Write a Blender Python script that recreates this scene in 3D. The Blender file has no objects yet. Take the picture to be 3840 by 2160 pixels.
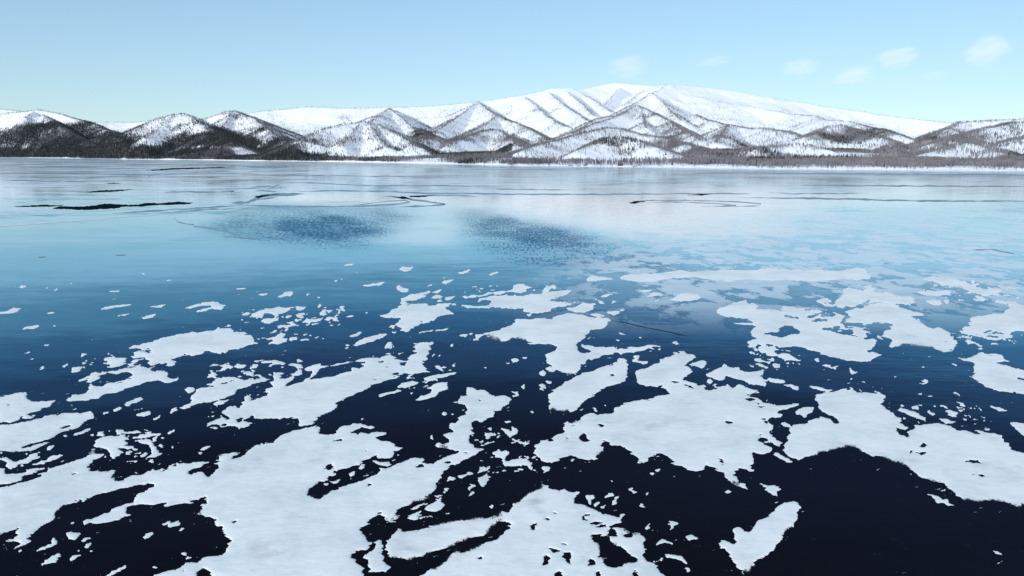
import bpy, math
import numpy as np

# ---------------------------------------------------------------------------------------------
# 0. CAMERA, SKY, SUN, EXPOSURE
# ---------------------------------------------------------------------------------------------
SC = bpy.context.scene
COL = SC.collection
CAM_H = 45.0                      # drone height above the ice, metres
FPX = 731.0                       # focal length in pixels of a 1024 x 576 frame
HORIZON = 152.0                   # row of the true horizon in that frame
PITCH = math.atan((288.0 - HORIZON) / FPX)
SUN_EL = math.radians(25.0)
SUN_AZ = math.radians(-152.0)     # measured from +Y (view direction), clockwise

cam = bpy.data.cameras.new('camera')
cam_ob = bpy.data.objects.new('camera', cam)
COL.objects.link(cam_ob)
cam.sensor_width = 36.0
cam.lens = FPX / 1024.0 * 36.0
cam.clip_start = 0.5
cam.clip_end = 60000.0
cam_ob.location = (0, 0, CAM_H)
cam_ob.rotation_euler = (math.radians(90) - PITCH, 0, 0)
SC.camera = cam_ob

world = bpy.data.worlds.new('World')
SC.world = world
world.use_nodes = True
wn, wl = world.node_tree.nodes, world.node_tree.links
wn.clear()
wo = wn.new('ShaderNodeOutputWorld')
wb = wn.new('ShaderNodeBackground')
sky = wn.new('ShaderNodeTexSky')
sky.sky_type = 'NISHITA'
sky.sun_disc = False
sky.sun_elevation = SUN_EL
sky.sun_rotation = SUN_AZ
sky.altitude = 100
sky.air_density = 1.0
sky.dust_density = 0.0
sky.ozone_density = 2.0
gam = wn.new('ShaderNodeGamma')                          # soft roll-off of the footage towards the horizon
gam.inputs[1].default_value = 0.55
tint = wn.new('ShaderNodeMix')
tint.data_type = 'RGBA'
tint.blend_type = 'MULTIPLY'
tint.inputs[0].default_value = 1.0
tint.inputs[7].default_value = (1.32, 1.69, 1.95, 1)     # cold white balance of the footage
wl.new(sky.outputs[0], gam.inputs[0])
wl.new(gam.outputs[0], tint.inputs[6])
wl.new(tint.outputs[2], wb.inputs[0])
wb.inputs[1].default_value = 0.15
wl.new(wb.outputs[0], wo.inputs[0])

sun = bpy.data.lights.new('sun', 'SUN')
sun.energy = 3.9
sun.angle = math.radians(0.53)
sun.color = (1.0, 0.965, 0.91)
sun_ob = bpy.data.objects.new('sun', sun)
COL.objects.link(sun_ob)
sun_ob.rotation_euler = (math.radians(90) - SUN_EL, 0, -SUN_AZ + math.pi)
sun_ob.location = (-300, -120, 300)

SC.view_settings.view_transform = 'Standard'
SC.view_settings.look = 'None'
SC.view_settings.exposure = 0.08
SC.view_settings.gamma = 1.0
SC.view_settings.use_curve_mapping = False
SC.render.engine = 'CYCLES'
SC.cycles.max_bounces = 6
SC.cycles.transparent_max_bounces = 16
SC.cycles.volume_bounces = 4
SC.cycles.use_denoising = True
# ---------------------------------------------------------------------------------------------
# 1. TRACED OUTLINES.  A token such as "B3" selects the survey tile that the following points are
#    measured in; every point is later carried onto the ice plane, where the snow really lies.
#    rows:  key | sign | outline      (+ snow, - bare ice inside snow, o snow again, L lace, H pitted)
# ---------------------------------------------------------------------------------------------
TRACE = """
great|+|C1 -60,560 100,535 200,515 360,465 430,420 470,375 600,345 680,310 760,275 830,260 890,235 920,180 940,165 955,205 990,225 1060,218 1035,245 960,270 905,310 895,335 850,358 940,355 910,375 860,400 960,385 1040,400 1110,385 1140,370 1155,400 1130,420 1150,470 1175,498 1210,495 1260,465 1330,440 1380,400 1390,435 1460,430 1470,400 1540,390 1650,370 1750,340 1850,325 1950,305 2050,290 2130,280 2230,245 2320,205 2400,200 2425,212 2350,245 2240,285 2120,310 2000,350 1920,385 1870,425 1880,435 1990,410 2060,420 2100,450 2160,420 2180,380 2210,330 2280,295 2350,265 2440,240 2510,200 2540,160 2576,140 C2 60,110 110,105 130,130 170,120 225,85 195,70 B2 200,1185 260,1155 350,1130 420,1100 520,1075 600,1065 660,1068 670,1078 630,1110 640,1150 700,1155 790,1140 810,1100 890,1065 980,1040 1060,1036 1100,1060 1180,1075 1150,1100 1070,1080 1020,1095 980,1110 880,1125 1000,1135 1010,1160 1060,1130 1140,1150 1200,1125 1310,1132 1270,1165 1190,1180 1250,1210 1350,1225 1400,1255 1400,1275 1480,1280 1470,1300 1390,1320 1365,1375 1340,1390 1220,1380 1245,1355 1150,1380 1060,1420 C2 1050,330 980,340 920,370 860,365 840,385 800,430 740,450 735,490 690,500 640,495 600,540 540,570 500,640 560,640 590,670 640,682 680,650 700,630 760,600 800,575 920,530 1050,500 1170,455 1270,400 1250,370 1330,360 1430,325 1500,295 1590,260 1690,250 1700,268 1680,310 1720,325 1800,320 1850,280 1900,250 2000,225 2080,190 1960,180 1880,160 1830,150 1790,125 1830,110 1900,125 1940,110 1920,60 1880,30 1890,15 2000,0 B2 1990,1105 1930,1090 1950,1070 1920,1040 1990,1045 2030,1040 2010,1015 2060,975 2130,930 2145,890 2080,860 1990,830 2050,800 2070,765 2130,760 2110,710 2140,680 2190,690 2240,715 2330,705 2340,740 2400,770 2480,760 2570,800 2540,830 2480,880 2450,910 2400,905 2395,970 2370,990 2330,980 2290,1045 2230,1020 2160,1035 2150,1060 2195,1130 2190,1150 2140,1165 2130,1210 2190,1270 2200,1290 2270,1290 2280,1300 2220,1340 2140,1390 2060,1420 C2 2010,330 1970,325 1930,390 1880,410 1870,440 1830,490 1790,510 1815,560 1780,600 1760,650 1700,690 1610,700 1520,740 1410,770 1380,820 1440,830 1500,815 1510,830 1440,850 1420,880 1380,905 1300,880 1290,850 1250,835 1220,830 1160,860 1130,920 1080,950 1040,960 1080,1020 1100,1070 1130,1110 1165,1125 1150,1165 1090,1215 1085,1190 1030,1185 940,1260 1000,1280 1020,1320 1090,1360 1090,1400 1060,1449 1050,1900 C1 2150,1900 2140,1449 2120,1420 2040,1370 1990,1400 1960,1449 1950,1900 1560,1900 1560,1440 1620,1410 1690,1385 1770,1390 1860,1340 1880,1325 1960,1320 2060,1270 2150,1250 2240,1240 2280,1210 2280,1160 2320,1100 2390,1075 2290,1075 2250,1010 2245,960 2260,940 2180,950 2140,910 2180,875 2120,850 2050,840 1980,830 2000,790 2060,750 2060,745 1940,740 1970,725 2090,700 2110,670 2060,655 2000,665 1890,715 1740,740 1650,755 1670,725 1700,705 1600,715 1560,730 1420,725 1330,735 1300,750 1280,800 1290,820 1330,825 1200,880 1080,915 970,930 910,915 820,930 830,905 890,880 940,875 1010,840 1110,800 1220,745 1260,715 1350,700 1370,650 1430,610 1500,575 1570,530 1570,512 1490,510 1390,525 1290,555 1190,580 1090,615 960,635 930,660 860,680 780,700 770,675 720,700 650,750 630,795 590,790 550,830 545,870 480,915 440,940 350,1000 300,1060 240,1090 330,1095 240,1140 120,1200 170,1150 200,1120 140,1105 60,1110 50,1095 140,1080 170,1030 140,1010 230,950 180,970 90,1000 0,1035 -300,1080 -300,600
_|-|C1 560,420 610,410 640,425 590,440
_|-|C1 700,435 740,415 805,405 800,425 740,445
_|-|C1 2440,300 2480,285 2500,295 2450,315
_|-|C1 2300,910 2340,900 2370,885 2410,890 2390,915 2320,925
_|-|C1 1790,1420 1860,1390 1910,1380 1850,1410 1800,1435
_|-|C2 620,405 700,350 760,310 790,345 860,350 800,375 720,385 650,405 620,430
_|-|C2 600,550 650,515 690,515 640,575
_|-|C2 790,90 860,70 860,95 790,98
_|-|C2 930,245 965,262 940,238
_|-|C2 1090,190 1140,180 1120,200
_|-|C2 1590,355 1630,325 1690,320 1670,350 1610,362
_|-|C2 1100,555 1130,525 1170,520 1120,555
_|-|C2 2090,200 2130,195 2110,215
_|-|C2 1890,310 1960,295 1980,315 1920,330
_|-|C2 1500,690 1520,680 1510,702
_|-|C2 1220,810 1270,795 1260,830 1230,825
_|-|B2 2220,800 2250,780 2285,785 2260,812
_|-|B2 2065,830 2110,825 2090,850
_|o|C2 1520,850 1560,825 1650,790 1660,800 1600,850 1550,890 1530,880
_|o|C2 1700,780 1740,740 1860,660 1870,700 1900,720 1870,770 1790,805 1730,800
_|o|C2 1520,765 1570,772 1640,735 1690,715 1650,760 1580,792
figure|o|C2 1200,1105 1220,1080 1270,1075 1285,1110 1280,1150 1260,1170 1260,1210 1290,1240 1280,1300 1310,1330 1345,1360 1310,1420 1290,1400 1180,1410 1140,1410 1150,1370 1120,1350 1130,1280 1070,1270 1090,1240 1130,1200 1190,1180
drift|+|C2 1300,1110 1370,1075 1410,1000 1450,965 1480,1000 1500,1015 1600,985 1750,960 1800,930 1900,905 1950,885 2080,870 2120,880 2200,860 2260,830 2300,865 2380,850 2390,800 2430,770 2500,800 2540,805 2576,770 C3 0,710 60,690 100,680 90,640 150,600 230,575 250,580 270,540 300,525 350,540 390,580 470,590 530,575 570,605 680,597 640,650 620,715 700,725 780,755 860,790 920,825 1000,840 1080,850 1100,820 1150,832 1110,850 1100,885 1085,920 980,945 920,915 840,890 740,880 720,855 810,835 800,825 730,830 700,855 700,890 770,905 820,930 840,965 890,955 980,965 990,1000 960,1050 900,1050 860,1035 800,1030 790,1060 830,1105 870,1130 880,1180 865,1240 900,1255 990,1275 920,1290 910,1330 960,1350 1040,1375 1130,1360 1120,1330 1200,1320 1270,1295 1260,1270 1170,1220 1130,1170 1040,1135 980,1080 985,1050 1060,1055 1060,1000 1020,955 1080,955 1190,1000 1180,1020 1130,1030 1120,1060 1190,1065 1220,1010 1290,1015 1325,1060 1330,1100 1335,1180 1310,1220 1345,1260 1310,1280 1380,1300 1430,1300 1400,1250 1460,1285 1530,1270 1520,1295 1440,1315 1440,1360 1500,1420 1540,1449 1600,1900 C2 1600,1900 1660,1449 1700,1430 1780,1370 1880,1310 1960,1240 2000,1190 2050,1160 2060,1220 2130,1200 2160,1150 2250,1130 2330,1110 2420,1080 2450,1050 2530,1000 2576,945 2545,905 2480,905 2410,930 2400,985 2330,1020 2200,1060 2100,1100 2000,1145 1880,1165 1800,1200 1700,1235 1640,1265 1540,1280 1480,1265 1430,1245 1360,1255 1310,1220 1300,1150
_|-|C3 20,745 70,735 95,755 50,770
_|-|C3 395,800 440,805 450,825 415,815
_|-|C3 300,860 340,855 380,880 350,900
_|-|C3 190,930 250,905 275,920 240,950 240,990 210,990
_|-|C3 480,1130 520,1120 565,1130 540,1142
_|-|C3 365,1165 430,1175 500,1195 430,1225
_|-|C3 510,1215 590,1210 610,1240 590,1290 610,1340 550,1310
_|-|C3 290,1350 320,1260 350,1235 375,1270 370,1320
_|-|C3 755,1300 790,1275 840,1295 850,1340 780,1350
_|-|C3 430,1420 480,1400 510,1449 440,1470
_|-|C3 850,1400 890,1400 910,1440 860,1470
_|-|C3 1215,1400 1240,1390 1290,1449 1220,1460
_|-|C3 870,855 910,848 920,865 885,870
_|-|C3 850,1015 890,1010 895,1022 860,1028
_|-|C3 1225,1080 1300,1075 1270,1092
_|-|C2 2225,1260 2260,1245 2270,1270 2240,1280
arc|+|C3 1545,1235 1600,1230 1690,1255 1740,1295 1765,1345 1735,1325 1690,1290 1620,1272 1560,1268
_|+|C3 1730,1368 1780,1362 1792,1390 1765,1415 1758,1385
_|+|C3 1348,962 1380,928 1397,955 1360,972
bird|+|C3 1570,888 1640,903 1665,920 1620,950 1610,988 1592,950 1550,922 1600,915
_|+|C3 1458,1122 1510,1073 1560,1098 1622,1130 1600,1138 1540,1118 1480,1128 1463,1143
_|+|C3 1763,1050 1810,1038 1885,1070 1830,1078 1785,1092 1763,1080
_|+|C3 1286,752 1305,708 1327,715 1332,740 1362,752 1320,763
_|+|C3 1178,575 1225,566 1240,588 1283,600 1220,603
_|+|C3 943,652 960,623 1005,618 1017,640 960,657
_|+|C3 1018,667 1083,650 1077,672
_|+|C3 1008,700 1052,688 1057,722 1008,727
_|+|C3 1108,1258 1153,1263 1130,1284
_|+|C3 740,640 825,640 800,680 800,730 770,720 750,670
_|+|C3 830,730 880,695 890,720 850,752
_|+|C3 905,752 958,735 930,762
_|+|C3 1450,378 1493,369 1482,389
_|+|C3 1394,411 1438,405 1415,432
_|+|C3 1342,615 1373,612 1355,631
_|+|C3 1007,497 1027,484 1024,508
_|+|C3 2148,605 2180,592 2208,605 2180,621
boot|+|C3 2080,1120 2120,1080 2180,1100 2200,1140 2250,1130 2265,1100 2225,1040 2230,970 2290,950 2340,1000 2400,1010 2450,950 2490,880 2576,860 C4 60,800 100,750 160,725 230,695 290,700 320,740 310,800 300,870 230,970 180,1010 130,1080 60,1170 0,1220 C3 2540,1270 2470,1290 2430,1330 2440,1390 2465,1440 2400,1449 2320,1430 2300,1390 2240,1330 2210,1280 2150,1180 2100,1170
_|+|C4 1618,613 1660,623 1712,658 1742,683 1800,678 1885,748 1820,738 1760,714 1690,708 1648,662
_|+|C4 2265,1198 2312,1203 2364,1238 2300,1224
_|+|C3 2452,513 2520,528 2576,548 C4 110,548 122,580 80,600 112,648 40,632 0,602 C3 2560,560
crumble|+|C3 2140,440 2180,430 2230,440 2270,480 2290,510 2340,520 2367,592 2330,572 2280,542 2240,532 2170,492
_|+|C3 2130,402 2180,388 2252,393 2242,418 2150,418
island|+|B3 240,1270 260,1240 320,1205 380,1225 420,1210 410,1180 460,1140 520,1150 540,1170 560,1195 595,1180 600,1165 530,1150 510,1080 520,1040 600,1005 690,1010 700,975 790,930 870,955 960,935 1000,940 1030,920 1005,905 1100,850 1200,825 1290,800 1340,795 1400,790 1500,765 1580,740 1570,690 1500,680 1530,645 1450,680 1400,665 1340,665 1250,635 1255,595 1240,565 1230,520 1300,490 1400,455 1480,425 1540,380 1620,340 1680,315 1750,318 1780,340 1860,345 1850,380 1770,420 1740,455 1800,490 1800,520 1760,570 1710,600 1760,605 1850,635 1870,660 1940,655 1970,670 1930,690 1970,710 2080,695 2110,660 2180,655 2230,690 2270,645 2350,670 2400,690 2460,705 2530,735 2440,730 2400,745 2330,735 2400,770 2460,785 2520,820 2576,840 B4 90,860 200,845 300,835 310,850 200,900 110,910 100,940 170,950 130,980 40,980 0,1010 20,1050 40,1065 30,1100 10,1130 30,1180 100,1215 150,1228 135,1290 80,1265 20,1225 B3 2560,1195 2500,1180 2470,1215 2520,1230 2590,1280 C4 30,195 B3 2530,1345 2470,1340 2420,1320 C3 2420,300 2440,390 2400,400 2300,370 2150,370 2130,392 2080,380 2050,360 1950,345 1940,380 1850,405 1800,380 1650,335 1580,280 1550,240 1490,215 1420,205 1415,240 1360,245 1380,295 1300,320 1260,305 1290,280 1250,255 1200,225 1230,205 1180,185 1110,145 1010,135 930,95 905,95 905,180 940,215 900,260 830,285 800,260 740,280 680,260 600,230 480,260 505,300 430,300 380,315 310,300 290,260 240,220 245,170
_|-|B3 550,1080 600,1060 690,1065 620,1085 580,1095
_|-|B3 860,1045 895,1035 930,1050 920,1075 890,1070
_|-|B3 665,1190 690,1150 740,1140 770,1190 770,1230 720,1225
_|-|B3 800,1130 870,1140 885,1165 870,1190 840,1155
_|-|B3 545,1170 590,1165 595,1195 565,1200
_|-|B3 735,1242 800,1238 770,1252
_|-|B3 2130,1020 2190,1020 2225,1040 2170,1055 2140,1040
_|-|B3 2000,1300 2070,1300 2060,1320 2020,1318
_|-|B3 2172,1248 2238,1262 2200,1270
_|-|B3 1358,803 1403,799 1390,817
_|-|B3 1585,615 1650,610 1700,620 1650,640
_|-|B3 1720,640 1780,655 1840,690 1780,680
_|-|B3 2320,790 2400,780 2440,810 2380,815
_|-|B3 2450,828 2510,828 2480,847
_|-|B3 2460,855 2560,860 2510,885
_|-|B3 2480,988 2576,988 2550,1002
_|-|B3 2520,1010 2576,1015 2576,1050 2540,1035
_|-|B3 2120,798 2172,798 2150,812
_|-|C3 2070,250 2090,270 2150,290 2140,345 2100,320 2090,290
_|-|B3 2468,1150 2522,1138 2490,1163
bat|+|B3 1945,550 1990,520 2070,485 2120,470 2125,440 2190,465 2300,490 2340,520 2440,530 2520,500 2545,510 2530,550 2450,560 2420,580 2480,590 2540,610 2570,640 2540,670 2480,650 2390,650 2360,620 2200,575 2140,570 2130,600 2060,595 1980,570
_|+|B3 1963,615 1990,598 2022,612 1985,637
_|+|B3 1770,455 1830,432 1900,400 1930,420 1940,460 1900,485 1840,472 1790,474
sole|+|B3 370,740 420,720 450,680 530,650 540,620 595,590 730,522 820,514 900,470 1010,440 1060,400 1120,390 1165,405 1165,470 1155,550 1130,610 1040,650 950,665 860,740 760,790 690,850 640,890 570,935 500,910 440,960 380,930 370,860 410,825 370,805
_|-|B3 985,545 1030,538 1047,555 1010,565
_|-|B3 1085,495 1147,489 1120,508
twolobe|+|B2 2170,200 2215,180 2200,150 2290,140 2400,120 2480,105 2490,85 2576,60 A3 40,930 60,905 150,900 260,890 400,895 440,880 560,855 650,852 740,862 760,880 850,880 930,890 985,915 950,940 950,980 880,1000 790,1015 770,1050 740,1080 720,1110 650,1150 B3 640,255 670,275 670,320 730,345 750,390 740,435 670,440 715,495 640,535 585,562 560,560 480,520 440,490 380,455 350,430 350,380 345,345 420,320 430,290 460,270 400,250 300,240 120,245 200,220 100,215 40,205 0,195 B2 2500,215 2420,215 2330,225 2260,205 2230,195
_|+|B3 700,240 760,245 830,260 920,270 1000,280 1060,290 1130,300 1180,290 1170,265 1280,270 1340,250 1450,245 1465,255 1400,270 1440,300 1380,285 1310,310 1200,325 1140,340 1060,325 980,350 900,360 860,380 780,400 740,380 700,360 720,335 810,320 820,295 740,300 710,270
_|-|B3 820,292 910,281 870,305
_|-|B3 680,280 740,290 800,310 740,330 690,310
_|+|B3 320,490 360,470 420,480 430,520 390,525
_|+|B3 263,535 300,518 347,535 320,557 280,552
_|+|B3 268,660 300,638 342,655 337,687 290,682
_|+|B3 258,685 300,690 312,707 270,700
_|+|B3 333,613 387,625 382,642 350,632
_|+|B3 93,655 122,643 127,690 110,697
hook|+|B3 1200,400 1220,370 1300,350 1312,370 1270,385 1290,405 1370,408 1372,432 1320,442 1260,416 1220,420
_|+|B3 813,888 850,898 882,922 840,912
_|+|B3 906,855 952,848 935,867
_|+|B3 0,398 72,396 40,414 0,420
_|+|B3 108,380 162,376 130,397
_|+|B3 1073,128 1152,145 1090,146
_|+|B3 1272,172 1312,166 1300,180
_|+|B3 1598,223 1640,218 1692,240 1650,243
_|+|B3 -10,720 62,716 40,737
_|+|B3 0,758 50,740 52,762 15,774
_|+|B3 178,918 207,916 202,932
_|+|B2 2470,1090 2540,1100 2572,1150 2562,1192 2510,1152
_|+|B2 2490,1026 2540,1020 2552,1030 2520,1040
_|+|B2 2325,1085 2372,1080 2350,1100
_|+|B3 0,1183 60,1203 100,1228 162,1233 90,1243 40,1218
_|+|B3 0,1073 50,1098 40,1142 0,1167 B2 2560,1120
_|+|C2 2390,205 2430,170 2470,190 2450,230 2520,180 2550,210 2530,240 2490,285 2450,260
mitten|+|C2 2480,300 2530,285 2576,280 C3 90,258 150,290 190,330 242,392 200,372 150,332 80,330 0,345 C2 2520,345 2490,320
_|+|C3 118,248 162,248 150,267 125,267
_|+|C3 310,350 380,350 360,400 320,410
_|+|C3 568,280 620,273 642,300 600,312 575,292
_|+|C3 403,313 452,330 440,345
_|+|C2 2308,18 2342,23 2332,62 2308,57
_|+|C2 1762,55 1780,38 1798,60 1770,68
_|+|C2 2213,417 2250,378 2290,343 2302,363 2362,343 2340,378 2270,398
_|+|C2 2038,435 2100,423 2170,403 2198,420 2130,437 2080,462 2050,457
_|+|C2 1928,470 1965,453 2003,465 1940,488
block|+|C2 2233,450 2300,440 2310,405 2325,445 2347,480 2320,532 2280,552 2258,500
_|+|C2 2148,518 2212,535 2190,562 2150,592 2160,555
_|+|C2 2138,632 2185,598 2192,615 2150,643
_|+|C2 1888,575 1943,570 1925,591
_|+|C2 1868,600 1902,593 1890,615
_|+|C2 938,420 1007,406 1000,427 970,437
_|+|C2 1150,295 1190,280 1240,300 1330,300 1367,330 1310,347 1260,332 1210,317
_|+|C2 1038,362 1070,333 1097,340 1060,373
_|+|C2 1408,228 1437,223 1420,240
_|+|C2 2358,745 2390,723 2402,750 2370,772
_|o|C2 668,530 700,510 727,515 700,542 675,547
_|o|C2 735,495 800,495 820,465 847,480 820,515 770,522
_|+|C1 668,1010 720,998 760,1013 800,1008 817,1040 750,1077 668,1077 680,1040
_|+|C1 823,1102 860,1068 934,1053 880,1082 835,1117
_|+|C1 848,1150 890,1123 923,1130 890,1157 860,1162
swan|+|C1 510,1080 540,1065 592,1110 550,1140 450,1182 357,1212 400,1173 480,1133 530,1118
_|+|C1 398,1352 440,1298 530,1248 602,1218 607,1250 570,1292 480,1332
_|+|C1 688,1277 740,1248 793,1243 760,1268 700,1283
_|+|C1 157,1217 217,1187 202,1209
_|+|C1 707,922 742,902 737,928
_|+|C1 892,1197 948,1186 920,1203
_|+|C1 783,1190 802,1183 799,1200
oar|+|C1 1048,1451 1130,1400 1220,1358 1268,1337 1252,1372 1150,1422 1090,1465
_|+|C1 1547,1362 1580,1347 1593,1367
_|+|C1 1802,1225 1850,1210 1873,1232 1830,1228
_|+|C1 1876,1255 1943,1260 1880,1275
_|+|C1 1628,932 1730,888 1722,914 1770,898 1812,893 1792,942 1720,962 1690,952 1700,925 1640,942
_|+|C1 1797,992 1830,968 1853,975 1820,995
_|+|C1 1448,1062 1480,1023 1544,1002 1542,1020 1500,1062 1460,1080
_|+|C1 2197,1120 2238,1122 2215,1138
leftcape|+|B1 -300,790 60,755 150,740 240,735 250,760 290,765 280,820 330,820 440,815 550,815 520,850 450,890 380,915 300,945 240,960 170,1010 80,1033 -300,1050
leftfield|+|B1 -300,1060 100,1040 180,1037 280,1010 380,995 450,980 520,950 600,955 660,935 750,940 830,940 910,915 920,940 945,965 930,990 860,1010 825,1040 820,1075 700,1110 600,1140 560,1170 440,1210 330,1240 240,1265 170,1295 300,1275 400,1245 510,1225 480,1245 380,1285 260,1320 140,1330 80,1320 -300,1340
_|-|B1 600,1090 640,1070 710,1065 700,1080 640,1100
_|-|B1 -10,865 90,830 180,805 150,830 90,865 20,875
_|-|B1 170,1020 220,1000 330,985 360,985 250,1020 190,1030
_|+|B1 733,1162 780,1128 870,1093 917,1091 880,1117 800,1152
_|+|B1 647,1172 698,1153 680,1171
_|+|B1 478,1302 510,1273 548,1268 520,1303
_|+|B1 225,978 320,960 430,938 350,972 260,992
tangle|+|C1 -20,255 80,265 140,290 180,300 240,290 300,260 290,235 360,215 390,235 370,255 420,240 422,257 330,287 270,322 180,332 100,372 40,347 80,310 20,282 -20,275
ribbon|+|C1 298,362 400,300 490,280 540,235 637,233 600,262 530,292 450,332 360,352
underribbon|+|C1 -300,370 40,370 30,400 60,425 150,420 240,410 310,380 380,350 452,340 430,377 320,422 230,457 160,502 70,525 0,540 -300,560
lace|+|B1 935,1265 980,1200 1060,1165 1150,1150 1170,1105 1240,1110 1270,1135 1400,1110 1430,1135 1370,1140 1270,1150 1250,1170 1290,1185 1330,1195 1300,1240 1270,1260 1340,1250 1360,1280 1400,1290 1390,1310 1320,1320 1310,1360 1265,1360 1270,1330 1220,1340 1170,1395 1120,1370 1110,1330 1060,1300 1000,1280 950,1285
_|H|B1 1060,1160 1250,1140 1420,1260 1400,1330 1250,1330 1150,1240
_|+|B1 1343,1192 1400,1163 1500,1143 1622,1133 1602,1157 1520,1168 1480,1187 1400,1195
_|+|B1 1468,1137 1527,1116 1517,1142
claw|+|B1 1368,1215 1450,1203 1530,1213 1542,1260 1582,1290 1602,1330 1642,1345 1600,1367 1540,1387 1468,1392 1530,1350 1530,1300 1500,1250 1420,1237
_|+|B1 1428,1362 1470,1333 1487,1345 1450,1373
_|+|B1 1543,1185 1570,1178 1582,1212 1550,1217
_|+|B1 1688,1125 1763,1110 1732,1137 1690,1140
_|+|C1 1515,345 1570,310 1640,320 1640,350 1600,370 1560,370
_|H|C1 1515,345 1570,310 1640,320 1640,350 1600,370 1560,370
_|+|B1 1982,1307 2040,1278 2134,1258 2112,1287 2040,1313
_|+|B1 1988,1335 2038,1328 2000,1348
_|+|B1 1727,1282 1752,1268 1747,1288
feather|+|B1 1238,857 1290,818 1370,788 1443,780 1448,801 1380,828 1280,862
fish|+|B1 1362,957 1420,928 1500,918 1518,946 1450,972 1390,970
_|+|B1 1138,902 1192,880 1197,902 1150,911
_|+|B1 1020,942 1113,920 1070,943
_|+|B1 1537,997 1590,968 1628,948 1602,982 1560,1001
loop|+|B1 805,605 860,575 930,550 950,520 1040,510 1130,495 1280,475 1430,470 1460,480 1540,465 1500,500 1560,505 1630,515 1690,545 1700,580 1780,565 1785,600 1700,635 1640,625 1600,600 1540,605 1450,630 1330,675 1200,710 1080,745 980,785 900,790 890,810 780,815 680,825 655,808 740,755 850,740 920,690 1000,680 1100,640 1200,625 1290,595 1350,570 1390,545 1340,535 1250,525 1180,545 1140,550 1160,535 1060,545 970,570 1010,580 950,600 880,605 810,625
_|+|B1 857,662 930,628 973,628 930,657 870,668
fingers|+|B1 1022,442 1130,404 1290,379 1322,374 1240,406 1160,432 1050,457
fingers|+|B1 1033,407 1060,384 1192,360 1182,391 1100,407 1040,417
fingers|+|B1 1080,464 1130,453 1210,424 1280,404 1417,388 1402,422 1300,457 1290,441 1200,457 1100,468
fingers|+|B1 1033,492 1100,468 1232,458 1170,487 1060,503
plume|+|B1 1265,285 1330,265 1450,240 1540,210 1620,185 1760,165 1920,130 2080,105 2190,100 2310,78 2380,105 2400,130 2470,130 2540,150 2576,165 B2 60,145 100,150 180,160 200,190 160,200 100,210 60,230 0,240 B1 2500,250 2420,285 2190,330 2110,320 2030,330 1900,370 1940,345 1870,340 1830,350 1760,390 1680,425 1560,440 1460,462 1500,430 1620,398 1490,405 1455,390 1465,360 1400,365 1290,385 1280,370 1350,345 1340,325 1400,320 1470,330 1530,320 1555,300 1520,280 1440,285 1310,298
_|-|B1 1956,268 2003,263 1980,277
_|-|B1 2020,290 2110,285 2060,305 2040,315
_|-|B1 2395,135 2440,165 2480,175 2430,185
_|H|B2 -30,120 200,150 200,240 -30,240
_|+|B1 1653,472 1700,438 1780,413 1797,430 1730,462 1670,478
_|+|B1 2107,72 2190,60 2273,65 2200,77
_|+|B1 2267,53 2333,48 2300,65
_|+|B2 148,217 200,198 302,198 292,217 220,232 160,234
_|+|B2 203,172 250,143 307,150 290,167 220,180
_|+|B2 328,187 400,178 412,197 360,207
_|+|B2 86,129 132,120 122,138
_|+|B2 468,185 513,185 495,196
_|+|B2 526,156 567,148 562,163
_|+|B2 606,172 637,163 627,181
_|+|B2 668,185 692,180 687,195
_|+|B1 1698,932 1740,898 1793,885 1782,907 1730,928
spear|+|B1 1808,887 1850,858 1920,833 1940,800 1920,790 1930,760 1980,730 1970,705 2030,690 2100,680 2250,650 2350,630 2450,620 2560,600 2576,605 B2 20,600 60,585 132,600 60,627 0,632 B1 2480,680 2400,700 2340,740 2200,800 2130,825 2000,840 1900,872 1850,892
_|+|B1 2028,667 2110,640 2170,620 2190,600 2130,580 2110,545 2150,530 2130,505 2200,500 2300,505 2372,515 2290,532 2240,555 2270,580 2340,570 2430,600 2500,585 2502,612 2400,612 2300,602 2250,602 2200,642 2100,657
_|H|B1 2100,500 2500,500 2500,600 2250,640 2130,600
_|+|B1 2096,457 2140,433 2220,450 2310,450 2362,475 2342,497 2280,482 2200,462 2120,467
_|+|B1 2370,472 2390,438 2470,438 2493,455 2440,492 2380,492
_|+|B1 2388,532 2440,518 2542,533 2547,562 2500,552 2400,547
_|+|B1 1857,706 1900,683 1953,690 1952,712 1900,728
_|+|B1 2153,852 2200,813 2318,798 2252,852 2190,868
_|+|B2 0,550 40,548 100,578 132,598 60,588
_|+|B2 43,422 120,413 200,403 302,430 282,447 190,447 150,477 140,460 170,436 80,432
_|+|B2 363,455 400,433 472,455 472,482 410,487
_|+|B2 -20,450 32,448 20,472 -20,477
_|+|B2 406,402 440,393 472,410 430,418
_|+|B2 373,542 410,503 457,510 442,537 395,551
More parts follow.
